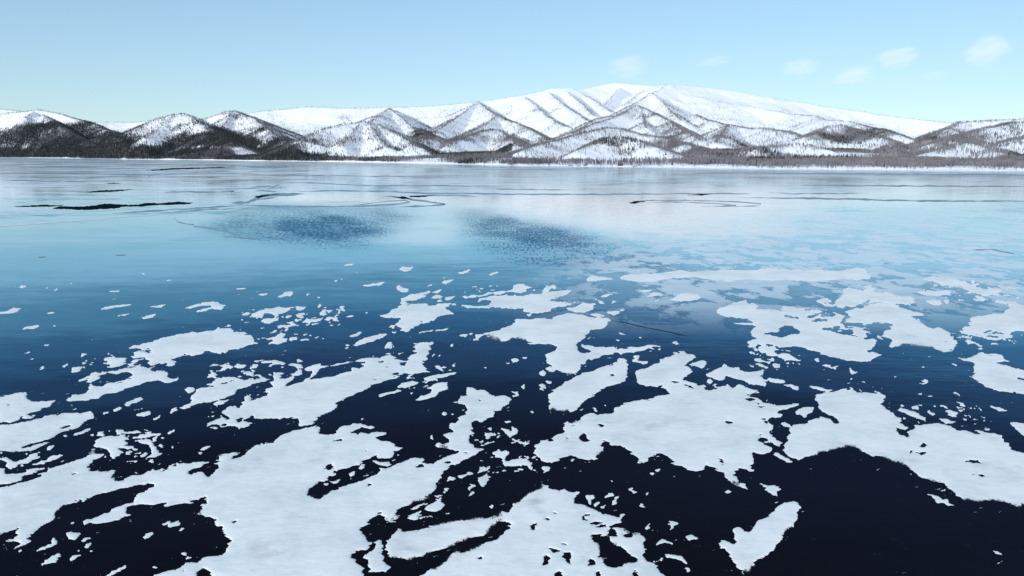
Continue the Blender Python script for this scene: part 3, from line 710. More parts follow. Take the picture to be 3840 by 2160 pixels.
def new_mesh(name, co, loops, counts, mat, attrs=None, smooth_shade=True):
    me = bpy.data.meshes.new(name)
    co = np.ascontiguousarray(co, np.float32)
    me.vertices.add(len(co))
    me.vertices.foreach_set('co', co.ravel())
    loops = np.ascontiguousarray(loops, np.int32)
    counts = np.asarray(counts, np.int32)
    me.loops.add(len(loops))
    me.loops.foreach_set('vertex_index', loops)
    me.polygons.add(len(counts))
    st = np.zeros(len(counts), np.int32)
    st[1:] = np.cumsum(counts)[:-1]
    me.polygons.foreach_set('loop_start', st)
    me.polygons.foreach_set('use_smooth', np.full(len(counts), smooth_shade, bool))
    for k, v in (attrs or {}).items():
        a = me.attributes.new(k, 'FLOAT', 'POINT')
        a.data.foreach_set('value', np.ascontiguousarray(v, np.float32))
    if mat:
        me.materials.append(mat)
    me.update(calc_edges=True)
    return me


def link(name, data, parent=None, loc=None, **props):
    o = bpy.data.objects.new(name, data)
    COL.objects.link(o)
    if parent is not None:
        o.parent = parent
    if loc is not None:
        o.location = loc
    for k, v in props.items():
        o[k] = v
    return o


def grid_faces(nr, nc):
    i = np.arange(nr - 1)[:, None] * nc + np.arange(nc - 1)[None, :]
    return np.stack([i, i + nc, i + nc + 1, i + 1], -1).reshape(-1)


# ---- node helpers
class NT:
    def __init__(self, name):
        self.m = bpy.data.materials.new(name)
        self.m.use_nodes = True
        self.n, self.l = self.m.node_tree.nodes, self.m.node_tree.links
        self.n.clear()
        self.out = self.n.new('ShaderNodeOutputMaterial')

    def new(self, t, **kw):
        nd = self.n.new('ShaderNode' + t)
        for k, v in kw.items():
            setattr(nd, k, v)
        return nd

    def put(self, sock, v):
        if hasattr(v, 'links'):
            self.l.new(v, sock)
        elif v is not None:
            sock.default_value = v

    def math(self, op, a, b=None, c=None, clamp=False):
        nd = self.new('Math', operation=op, use_clamp=clamp)
        for i, v in enumerate((a, b, c)):
            if v is not None:
                self.put(nd.inputs[i], v)
        return nd.outputs[0]

    def rng(self, v, a, b, c=0.0, d=1.0, smooth_=True):
        nd = self.new('MapRange')
        nd.interpolation_type = 'SMOOTHSTEP' if smooth_ else 'LINEAR'
        for i, x in enumerate((v, a, b, c, d)):
            self.put(nd.inputs[i], x)
        return nd.outputs[0]

    def mix(self, f, a, b):
        nd = self.new('Mix', data_type='RGBA')
        self.put(nd.inputs[0], f)
        self.put(nd.inputs[6], a)
        self.put(nd.inputs[7], b)
        return nd.outputs[2]

    def attr(self, name):
        return self.new('Attribute', attribute_name=name).outputs['Fac']

    def pos(self):
        return self.new('NewGeometry').outputs['Position']

    def noise(self, vec, scale, detail=2.0, rough=0.5, stretch=(1, 1, 1), out=0):
        mp = self.new('Mapping')
        mp.inputs['Scale'].default_value = stretch
        self.l.new(vec, mp.inputs[0])
        nd = self.new('TexNoise')
        self.l.new(mp.outputs[0], nd.inputs['Vector'])
        nd.inputs['Scale'].default_value = scale
        nd.inputs['Detail'].default_value = detail
        nd.inputs['Roughness'].default_value = rough
        return nd.outputs[out]

    def bump(self, h, strength, dist, normal=None):
        nd = self.new('Bump')
        self.put(nd.inputs['Strength'], strength)
        self.put(nd.inputs['Distance'], dist)
        self.l.new(h, nd.inputs['Height'])
        if normal is not None:
            self.l.new(normal, nd.inputs['Normal'])
        return nd.outputs[0]

    def bsdf(self, color, rough=0.8, normal=None, **kw):
        nd = self.new('BsdfPrincipled')
        self.put(nd.inputs['Base Color'], color)
        self.put(nd.inputs['Roughness'], rough)
        for k, v in kw.items():
            self.put(nd.inputs[k.replace('_', ' ')], v)
        if normal is not None:
            self.l.new(normal, nd.inputs['Normal'])
        return nd.outputs[0]

    def done(self, sh, vol=None):
        if sh is not None:
            self.l.new(sh, self.out.inputs[0])
        if vol is not None:
            self.l.new(vol, self.out.inputs[1])
        return self.m


# ---------------------------------------------------------------------------------------------
# 3. MATERIALS
# ---------------------------------------------------------------------------------------------
def mat_snow():
    t = NT('lake_snow')
    p = t.pos()
    n1 = t.noise(p, 0.09, 5, 0.62)
    n2 = t.noise(p, 0.7, 6, 0.7, (0.7, 1.2, 1))
    n1 = t.math('ADD', t.math('MULTIPLY', n1, 0.65), t.math('MULTIPLY', n2, 0.35))
    col = t.mix(t.rng(n1, 0.34, 0.6), (0.66, 0.705, 0.70, 1), (0.83, 0.845, 0.82, 1))
    h = t.noise(p, 2.2, 5, 0.6)
    h2 = t.noise(p, 0.35, 5, 0.6, (0.8, 1.4, 1))
    nm = t.bump(h2, 0.22, 0.4, t.bump(h, 0.2, 0.05))
    sh = t.bsdf(col, 0.75, nm, Specular_IOR_Level=0.25)
    # wind-scoured rims: the snow thins out into speckle
    speck = t.noise(p, 5.5, 6, 0.75, (1, 0.55, 1))
    speck2 = t.noise(p, 0.9, 5, 0.7, (1, 0.45, 1))
    s = t.math('ADD', t.math('MULTIPLY', speck, 0.55), t.math('MULTIPLY', speck2, 0.45))
    thin = t.math('MULTIPLY', t.attr('soft'), t.math('SUBTRACT', 1.0, t.attr('edge')))
    s = t.math('MULTIPLY_ADD', t.math('SUBTRACT', s, 0.5), 2.4, 0.5)
    thr = t.math('MULTIPLY_ADD', thin, 1.35, -0.40)
    alpha = t.rng(s, t.math('SUBTRACT', thr, 0.14), t.math('ADD', thr, 0.14))
    wisp = t.rng(t.noise(p, 0.16, 6, 0.68, (0.8, 1.1, 1)), 0.48, 0.68, 0.0, 0.30)
    alpha = t.math('MULTIPLY', alpha, t.math('SUBTRACT', 1.0, t.math('MULTIPLY', wisp, t.math('MULTIPLY', t.attr('soft'), t.attr('edge')))))
    tr = t.new('BsdfTransparent').outputs[0]
    mx = t.new('MixShader')
    t.put(mx.inputs[0], alpha)
    t.l.new(tr, mx.inputs[1])
    t.l.new(sh, mx.inputs[2])
    return t.done(mx.outputs[0])


def mat_ice():
    t = NT('lake_ice')
    p = t.pos()
    frost_a, rip_a, mir_paint, veil_a, ruf_a = t.attr('frost'), t.attr('ripple'), t.attr('mirror_paint'), t.attr('veil'), t.attr('ruffle')
    # --- streaks of rime and bare ice
    st1 = t.noise(p, 0.006, 6, 0.62, (0.55, 1.0, 1))
    st2 = t.noise(p, 0.03, 5, 0.6, (0.35, 1.0, 1))
    st3 = t.noise(p, 0.15, 5, 0.65, (0.5, 1.0, 1))
    streak = t.math('ADD', t.math('MULTIPLY', st1, 0.55), t.math('MULTIPLY', st2, 0.45))
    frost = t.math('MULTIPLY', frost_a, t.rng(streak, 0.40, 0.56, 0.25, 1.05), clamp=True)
    # seams where plates of ice met and froze together
    far_m = t.rng(frost_a, 0.10, 0.26)
    s1 = t.math('ABSOLUTE', t.math('SUBTRACT', t.noise(p, 0.0045, 5, 0.55, (0.5, 1.0, 1)), 0.5))
    s2 = t.math('ABSOLUTE', t.math('SUBTRACT', t.noise(p, 0.014, 4, 0.55, (0.4, 1.0, 1)), 0.5))
    seam = t.math('MAXIMUM', t.rng(s1, 0.004, 0.016, 1.0, 0.0), t.rng(s2, 0.004, 0.018, 0.7, 0.0))
    seam = t.math('MULTIPLY', seam, far_m)
    frost = t.math('MULTIPLY', frost, t.math('MULTIPLY_ADD', seam, -0.65, 1.0))
    # thin plates of refrozen slush on the right-hand side
    pl = t.noise(p, 0.05, 7, 0.62, (0.9, 0.6, 1))
    pl2 = t.noise(p, 0.17, 6, 0.65, (0.8, 0.5, 1))
    pl = t.math('ADD', t.math('MULTIPLY', pl, 0.62), t.math('MULTIPLY', pl2, 0.38))
    plate = t.rng(pl, 0.462, 0.515)
    rim = t.math('MULTIPLY', t.rng(pl, 0.45, 0.478), t.rng(pl, 0.478, 0.5, 1.0, 0.0))
    frost = t.math('ADD', frost, t.math('MULTIPLY', veil_a, t.math('MULTIPLY_ADD', plate, 0.62, 0.18)), clamp=True)
    dust = t.rng(t.noise(p, 0.9, 7, 0.75, (0.6, 1.0, 1)), 0.60, 0.74, 0.0, 0.035)
    frost = t.math('ADD', frost, dust, clamp=True)
    frost = t.math('SUBTRACT', frost, t.math('MULTIPLY', veil_a, t.math('MULTIPLY', rim, 0.10)), clamp=True)
    # --- body of the ice
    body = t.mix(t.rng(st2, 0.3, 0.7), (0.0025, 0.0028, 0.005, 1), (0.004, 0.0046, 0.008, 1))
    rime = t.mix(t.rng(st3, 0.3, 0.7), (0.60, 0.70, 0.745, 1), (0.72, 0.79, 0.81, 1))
    rime = t.mix(mir_paint, rime, (0.88, 0.845, 0.80, 1))  # warm tone paints the sunlit mountains' reflection into the rime colour
    dimrim = t.math('MULTIPLY', veil_a, rim)
    # --- relief: wavelets frozen in, coarser where the wind still worked the surface
    w1 = t.noise(p, 0.55, 3, 0.55, (0.35, 1.0, 1))
    w2 = t.noise(p, 0.11, 4, 0.6, (0.45, 1.0, 1))
    nm = t.bump(w1, t.math('MULTIPLY_ADD', rip_a, 0.55, 0.05), 0.035)
    nm = t.bump(w2, t.math('MULTIPLY_ADD', rip_a, 0.6, 0.02), 0.3, nm)
    nd = t.new('BsdfDiffuse')
    t.l.new(body, nd.inputs[0])
    nf = t.new('BsdfDiffuse')
    t.l.new(rime, nf.inputs[0])
    # clear ice mirrors weakly from above and strongly at grazing angles, blue light first
    lw = t.new('LayerWeight')
    lw.inputs[0].default_value = 0.5
    t.l.new(nm, lw.inputs['Normal'])
    fl = t.noise(p, 0.85, 3, 0.75, (1.0, 0.18, 1))
    dark = t.rng(fl, t.math('MULTIPLY_ADD', ruf_a, 0.30, 0.16), t.math('MULTIPLY_ADD', ruf_a, 0.30, 0.36), 1.0, 0.0)
    dark = t.math('MULTIPLY', t.math('MULTIPLY_ADD', ruf_a, 0.7, 0.3), t.math('MULTIPLY_ADD', dark, 0.72, t.math('MULTIPLY', ruf_a, 0.28)))
    facing = t.math('SUBTRACT', lw.outputs['Facing'], t.math('MULTIPLY', dark, 0.03))
    facing = t.math('SUBTRACT', facing, t.math('MULTIPLY', dimrim, 0.015))
    facing = t.math('SUBTRACT', facing, t.math('MULTIPLY', seam, 0.07))
    facing = t.math('ADD', facing, t.math('MULTIPLY', mir_paint, 0.085))
    cloudy = t.math('ADD', t.math('MULTIPLY', st2, 0.5), t.math('MULTIPLY', st3, 0.5))
    facing = t.math('ADD', facing, t.math('MULTIPLY', t.math('SUBTRACT', cloudy, 0.5), 0.09), clamp=True)
    cr = t.new('ValToRGB')
    cr.color_ramp.interpolation = 'EASE'
    el = cr.color_ramp.elements
    el[0].position, el[0].color = 0.0, (0.02, 0.02, 0.02, 1)
    el[1].position, el[1].color = 1.0, (0.92, 0.92, 0.92, 1)
    for pos_, c in ((0.47, (0.010, 0.0085, 0.009)), (0.625, (0.014, 0.0145, 0.023)), (0.673, (0.020, 0.032, 0.053)), (0.724, (0.044, 0.086, 0.140)),
                    (0.777, (0.085, 0.192, 0.28)), (0.809, (0.17, 0.34, 0.415)), (0.874, (0.48, 0.67, 0.72)), (0.93, (0.72, 0.80, 0.82)), (0.97, (0.80, 0.86, 0.88))):
        e = el.new(pos_)
        e.color = c + (1,)
    t.put(cr.inputs[0], facing)
    gl = t.new('BsdfGlossy')
    cmb = t.new('CombineColor')
    for q in range(3):
        t.put(cmb.inputs[q], t.math('MULTIPLY_ADD', dark, (-0.86, -0.73, -0.60)[q], 1.0))
    mul = t.new('Mix', data_type='RGBA', blend_type='MULTIPLY')
    mul.inputs[0].default_value = 1.0
    t.l.new(cr.outputs[0], mul.inputs[6])
    t.l.new(cmb.outputs[0], mul.inputs[7])
    t.put(gl.inputs[0], t.mix(t.math('MULTIPLY', mir_paint, 0.9), mul.outputs[2], (0.93, 0.885, 0.84, 1)))  # warm gloss tint strengthens the painted mountain reflection
    t.put(gl.inputs[1], t.math('MULTIPLY_ADD', rip_a, 0.08, t.math('MULTIPLY_ADD', mir_paint, 0.02, 0.08)))
    t.l.new(nm, gl.inputs['Normal'])
    ad = t.new('AddShader')
    t.l.new(nd.outputs[0], ad.inputs[0])
    t.l.new(gl.outputs[0], ad.inputs[1])
    mx = t.new('MixShader')
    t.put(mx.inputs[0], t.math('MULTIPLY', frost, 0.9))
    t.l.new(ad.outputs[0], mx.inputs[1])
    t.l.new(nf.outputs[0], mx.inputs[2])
    return t.done(mx.outputs[0])


def mat_water():
    t = NT('open_water')
    p = t.pos()
    nm = t.bump(t.noise(p, 0.5, 4, 0.6, (0.5, 1, 1)), 0.8, 0.25)
    return t.done(t.bsdf((0.004, 0.013, 0.02, 1), 0.5, nm, Specular_IOR_Level=0.0))


def mat_crack():
    t = NT('crack_ice')
    p = t.pos()
    c = t.mix(t.noise(p, 0.05, 4, 0.6), (0.10, 0.19, 0.235, 1), (0.28, 0.39, 0.45, 1))
    return t.done(t.bsdf(c, 0.6, None, Specular_IOR_Level=0.2))


def mat_ridge():
    t = NT('rime_ridge')
    p = t.pos()
    c = t.mix(t.noise(p, 0.05, 4, 0.6), (0.50, 0.60, 0.66, 1), (0.72, 0.78, 0.82, 1))
    return t.done(t.bsdf(c, 0.7))


def mat_terrain():
    t = NT('mountain_snow')
    p = t.pos()
    n = t.noise(p, 0.004, 5, 0.6)
    n2 = t.noise(p, 0.05, 4, 0.7)
    n3 = t.noise(p, 0.03, 5, 0.7, (1.0, 1.0, 0.25))
    snow = t.mix(t.rng(n, 0.3, 0.7), (0.80, 0.82, 0.85, 1), (0.88, 0.88, 0.88, 1))
    litter_shade = t.mix(t.rng(n2, 0.3, 0.7), (0.25, 0.25, 0.275, 1), (0.38, 0.38, 0.40, 1))
    w = t.attr('wood')
    # brush and twigs standing out of the snow: a broken cover, densest where the woods are
    f = t.rng(n3, t.math('MULTIPLY_ADD', w, -0.75, 0.86), t.math('MULTIPLY_ADD', w, -0.75, 1.02))
    litter_shade = t.mix(t.rng(w, 0.55, 1.0), litter_shade, (0.11, 0.105, 0.13, 1))  # dense stands darkened further: twig shade painted into the ground colour
    col = t.mix(t.math('MULTIPLY', f, t.rng(w, 0.4, 1.0, 0.55, 0.9)), snow, litter_shade)
    nm = t.bump(t.noise(p, 0.012, 6, 0.65), 0.5, 25.0)
    return t.done(t.bsdf(col, 0.85, nm, Specular_IOR_Level=0.1))


def mat_plain(name, a, b, scale, rough=0.9):
    t = NT(name)
    c = t.mix(t.rng(t.noise(t.pos(), scale, 3, 0.6), 0.3, 0.7), a, b)
    return t.done(t.bsdf(c, rough, None, Specular_IOR_Level=0.1))


M_SNOW, M_ICE, M_WATER, M_CRACK, M_RIDGE = mat_snow(), mat_ice(), mat_water(), mat_crack(), mat_ridge()
M_TERRAIN = mat_terrain()
M_BARE = mat_plain('bare_twigs', (0.12, 0.115, 0.132, 1), (0.215, 0.208, 0.225, 1), 0.02)
M_FIR = mat_plain('conifer_needles', (0.030, 0.036, 0.040, 1), (0.052, 0.058, 0.060, 1), 0.02)
M_TRUNK = mat_plain('bark', (0.12, 0.105, 0.10, 1), (0.24, 0.22, 0.21, 1), 0.3)
M_BUSH = mat_plain('dry_leaves', (0.16, 0.085, 0.06, 1), (0.26, 0.16, 0.12, 1), 0.4)
M_ROCK = mat_plain('shore_rock', (0.13, 0.125, 0.115, 1), (0.24, 0.23, 0.21, 1), 0.5)

# ---------------------------------------------------------------------------------------------
# 4. THE FROZEN LAKE
# ---------------------------------------------------------------------------------------------
gx = np.concatenate([[-30000, -12000, -5000, -2200], np.arange(-1000, 4841, 13), [6000, 9000, 16000, 34000]])
gy = np.concatenate([HORIZON * SRC + np.array([0.9, 2.2, 4.0, 6.0]), np.arange(HORIZON * SRC + 8, 900, 2.2), np.arange(900, 1300, 4), np.arange(1300, 2400, 9),
                     [2500, 2700, 3000, 3600, 4800, 7000, 12000]])
GX, GY = np.meshgrid(gx, gy)
ice_x, ice_y = ground(GX, GY)


def paint(shape, poly, value, blur=0):
    m = np.zeros(GX.shape)
    r0, r1, k = raster(pts(poly), gx, gy)
    m[r0:r1][k] = 1.0
    for _ in range(2):
        m = box(m, blur)
    return shape + m * value


def blob(cx, cy, rx, ry, seed=0, rough=0.5, rot=0.0):
    c, s = math.cos(rot), math.sin(rot)
    u, v = ((GX - cx) * c + (GY - cy) * s) / rx, (-(GX - cx) * s + (GY - cy) * c) / ry
    d = np.sqrt(u * u + v * v) + rough * (fbm(GX / rx * 2.2, GY / ry * 2.2, seed, 4) - 0.5) * 2
    return smooth(1.0, 0.35, d)


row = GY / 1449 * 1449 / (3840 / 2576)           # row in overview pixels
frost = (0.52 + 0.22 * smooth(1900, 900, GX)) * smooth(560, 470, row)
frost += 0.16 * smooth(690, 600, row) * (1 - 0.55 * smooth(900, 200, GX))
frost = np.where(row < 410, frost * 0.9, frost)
frost = paint(frost, 'U1 900,530 960,480 1150,430 1320,410 1310,460 1470,500 1700,560 1400,560 1150,540', -0.05, 1)
frost = paint(frost, 'U1 -2000,330 0,500 500,490 1000,480 1330,455 1330,410 1480,380 2050,350 2060,330 1000,420 -2000,360', 0.10, 2)
frost = paint(frost, 'U1 -2000,560 0,500 900,480 900,530 1150,545 1700,575 1960,600 2100,690 2030,720 1930,636 1000,645 0,683 -2000,800', 0.05, 1)
frost = paint(frost, 'U1 1340,420 1480,380 1750,375 1760,400 1480,490 1350,460', 0.07, 1)
frost = paint(frost, 'D1 840,210 900,185 1000,165 1500,145 1900,145 1980,190 1900,215 1500,225 1000,225', -0.25, 1)
ruffle = paint(np.zeros(GX.shape), 'F1 490,570 610,520 800,504 1000,514 1080,552 1000,592 920,626 730,620 560,604', 0.70, 4)
ruffle = paint(ruffle, 'F1 670,562 840,540 940,556 950,592 860,606 740,598', 0.30, 3)
ruffle = paint(ruffle, 'F1 1120,522 1250,522 1440,560 1620,622 1760,690 1500,684 1300,672 1190,634 1130,580', 0.66, 4)
ruffle = paint(ruffle, 'F1 1170,540 1260,540 1420,580 1520,625 1420,625 1290,612 1195,585', 0.32, 3)
ruffle = paint(ruffle, 'F1 600,620 900,618 1080,640 900,668 700,660', 0.25, 5)
ruffle += 0.6 * blob(3830, 790, 150, 20, 10, 0.4)
ruffle *= 0.75 + 0.5 * fbm(GX / 90, GY / 16, 23, 3)
ruffle = np.clip(ruffle, 0, 1)
ripple = 0.06 + 0.5 * ruffle + 0.30 * blob(1850, 1060, 900, 160, 7, 0.5) + 0.55 * blob(2560, 1250, 520, 130, 8, 0.5, 0.3) + 0.45 * blob(3400, 1450, 800, 200, 9, 0.5) + 0.25 * blob(700, 1350, 1200, 200, 19, 0.5)
ripple = np.clip(ripple, 0, 1)
mirror_paint = 1.0 * blob(2250, 800, 1000, 130, 11, 0.3) + 0.8 * blob(1350, 750, 420, 30, 12, 0.3) + 0.55 * blob(1600, 880, 420, 70, 14, 0.4)  # where the mountains reflect: glossier ice plus painted warm tone
mirror_paint += 0.5 * blob(3500, 730, 600, 60, 15, 0.4)
mirror_paint = np.clip(mirror_paint, 0, 1) * (1 - ruffle * 0.8)
frost = np.clip(frost * (1 - 0.75 * mirror_paint) - 0.35 * ruffle + 0.30 * mirror_paint, 0, 1)  # last term adds frost cover that carries the painted reflection
veil = smooth(2000, 2700, GX + 0.6 * (GY - 800)) * smooth(740, 840, GY) * smooth(1280, 1060, GY)
veil += 0.5 * smooth(1900, 2600, GX) * smooth(930, 1000, GY) * smooth(1130, 1020, GY) * (GX < 3100)
veil = np.clip(veil, 0, 1)
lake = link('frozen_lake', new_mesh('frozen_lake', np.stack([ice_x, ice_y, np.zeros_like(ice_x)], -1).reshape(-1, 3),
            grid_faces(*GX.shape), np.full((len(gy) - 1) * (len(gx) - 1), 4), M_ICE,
            dict(frost=frost.ravel(), ripple=ripple.ravel(), mirror_paint=mirror_paint.ravel(), veil=veil.ravel(), ruffle=ruffle.ravel())), kind='structure')


def ribbon(name, s, w, mat, lift, seed, label=None):
    """a crack or rime ridge: a tapering strip laid along a line on the ice"""
    p = pts(s)[:, :2]
    seg = np.r_[0, np.cumsum(np.hypot(*np.diff(p, axis=0).T))]
    n = max(int(seg[-1] / 5), 12)
    q = np.linspace(0, seg[-1], n)
    x, y = np.interp(q, seg, p[:, 0]), np.interp(q, seg, p[:, 1])
    y = y + (fbm(q / 45, q * 0, seed, 4) - 0.5) * 2.2 * w ** 0.5
    hw = 0.5 * w * (0.25 + 1.5 * fbm(q / 30, q * 0 + 3, seed + 9, 3)) * np.minimum(1, np.minimum(q, seg[-1] - q) / (0.15 * seg[-1]) + 0.08)
    ax, ay = ground(x, y - hw)
    bx, by = ground(x, y + hw)
    co = np.concatenate([np.stack([ax, ay, ax * 0 + lift], 1), np.stack([bx, by, bx * 0 + lift], 1)])
    i = np.arange(n - 1)
    f = np.stack([i, i + n, i + n + 1, i + 1], 1).ravel()
    o = link(name, new_mesh(name, co, f, np.full(n - 1, 4), mat), lake)
    if label:
        o['label'] = label
    return o


CRACKS = [('D1 0,310 150,295 300,280 420,272 600,265 700,262', 5), ('D1 -300,305 0,285 200,270 450,255 700,240', 5),
          ('D1 220,330 200,345 230,370 300,385 360,390 360,405 450,415 550,430 620,445 700,470', 4), ('D1 590,487 700,492 780,500 890,508', 4),
          ('D1 650,217 800,210 900,165 1000,150 1250,143', 8), ('D1 820,210 860,190 950,180 1020,172', 4),
          ('D1 760,102 870,85 960,78 1000,90 1030,75 1070,87', 4), ('D1 700,237 1000,240 1300,245 1600,246 1850,240 2000,232 2090,220', 4),
          ('D1 1860,172 1950,165 2050,180 2200,200 2385,228 2330,238 2150,245 2000,246', 5), ('D1 2070,172 2250,155 2500,160 2650,165', 4),
          ('D1 1150,121 1700,120 1950,125 2200,140 2700,140', 4), ('D1 110,130 300,128 450,132 550,128 640,122 690,122', 4), ('D1 850,116 870,122 900,115 950,122 1030,126', 4),
          ('D1 1600,245 1900,205 2050,195 2100,210 1980,225 1700,238', 2.5),
          ('M3 1170,1347 1240,1325 1420,1318 1700,1318 2000,1325 2300,1335 2510,1352 2480,1372 2200,1380 1900,1382', 2.8),
          ('M3 1340,1345 1600,1330 1900,1345 2150,1358 2260,1370 2100,1372', 2.5), ('M3 -200,1205 0,1208 300,1212 590,1214', 3), ('M3 -1000,1245 0,1255 500,1258 1000,1258 1400,1252 1700,1255', 4),
          ('M3 1600,1248 1900,1250 2140,1247 2400,1252', 3), ('M4 -300,1290 400,1298 900,1308 1300,1320 1800,1328 2700,1325', 5),
          ('M4 300,1165 900,1170 1600,1175 2700,1180', 4), ('M4 -100,1045 600,1050 1500,1058 2700,1062', 4), ('M4 0,1245 300,1252 700,1250 1000,1243', 3),
          ('M1 0,900 300,905 700,915 1000,908', 3.5), ('M1 350,830 800,828 1200,845 1650,848', 4), ('M1 1000,738 1500,745 2100,755 2700,762', 3),
          ('M1 150,765 500,762 900,760', 2.5), ('M1 200,712 700,720 1300,725', 2.5), ('M2 -100,980 350,982', 4), ('M2 0,1065 600,1070 1200,1075 1700,1078', 3), ('M2 0,1135 500,1140 1100,1170 1800,1172 2500,1180', 3),
          ('M1 1400,840 1900,838 2576,832', 3), ('M1 620,1010 900,1020 1200,1012', 3), ('M1 2250,985 2600,982 2900,978', 3.5),
          ('A3 985,917 1100,930 1250,965 1400,1000 1560,1030 1700,1060 1790,1085', 1.7), ('A4 1160,345 1190,338 1260,335 1275,350', 2.2), ('A3 1800,480 1900,500 2020,512', 2.2),
          ('A4 2050,212 2250,205 2480,245', 3), ('A4 1850,650 1860,625', 2), ('A1 385,283 460,276', 2.5), ('A1 1160,260 1268,258', 2.5)]
for i, (s, w) in enumerate(CRACKS):
    ribbon('crack', s, w * 1.0, M_WATER if s.startswith('A3 985') else M_CRACK, 0.012 + 0.0012 * i, 100 + i)
RIDGES = [('M1 -400,1395 0,1365 400,1335 900,1300 1400,1260 1850,1222', 7), ('M1 -300,1290 0,1275 600,1235 1100,1205 1500,1190', 4), ('M4 0,1165 300,1185 600,1205 900,1235', 2.5),
          ('M1 650,905 1000,897 1300,905', 3), ('M1 300,1090 800,1080 1200,1078', 3), ('M2 700,1335 1000,1330 1150,1340', 5)]
for i, (s, w) in enumerate(RIDGES):
    ribbon('rime_ridge', s, w * 0.5, M_RIDGE, 0.07 + 0.0012 * i, 160 + i)
LEADS = [('M1 140,1163 250,1158 420,1150 500,1150 640,1155 560,1165 380,1168 250,1170', 'narrow black lead trailing off the left end of the largest lead'),
         ('M1 520,1187 600,1165 700,1165 860,1165 950,1155 1050,1138 1180,1143 1290,1150 1400,1145 1490,1127 1600,1135 1700,1124 1800,1119 1950,1127 1900,1141 1700,1150 1600,1150 1500,1160 1400,1166 1250,1166 1150,1186 1000,1192 850,1201 650,1192', 'largest black lead of open water in the far left ice'),
         ('M1 860,1022 1000,1004 1200,998 1350,993 1200,1012 950,1026', None), ('M1 1460,800 1700,783 2000,773 2380,767 2100,781 1800,793 1550,804', None), ('M1 1040,932 1150,928 1220,934 1130,938', None),
         ('M3 1750,1264 1900,1256 2030,1258 1900,1269', None), ('M3 1170,1348 1230,1325 1340,1330 1220,1352', None), ('D1 620,121 680,119 680,125 630,126', None),
         ('D1 2080,162 2200,155 2280,160 2180,170 2100,170', None), ('D1 850,165 950,150 1050,147 930,163 870,180', None), ('D1 1950,167 2060,165 2110,188 2030,182', None)]
for i, (s, lab) in enumerate(LEADS):
    p = pts(s)[:, :2]
    q = []
    for k in range(len(p)):                      # roughen the outline
        a, b = p[k], p[(k + 1) % len(p)]
        m = max(int(np.hypot(*(b - a)) / 6), 1)
        for j in range(m):
            c = a + (b - a) * j / m
            q.append(c + (rng.random(2) - 0.5) * (4.0, 2.2))
    q = np.array(q)
    X, Y = ground(q[:, 0], q[:, 1])
    o = link('open_lead', new_mesh('open_lead', np.stack([X, Y, X * 0 + 0.09 + 0.002 * i], 1), np.arange(len(X))[::-1], [len(X)], M_WATER, None, False), lake)
    if lab:
        o['label'] = lab

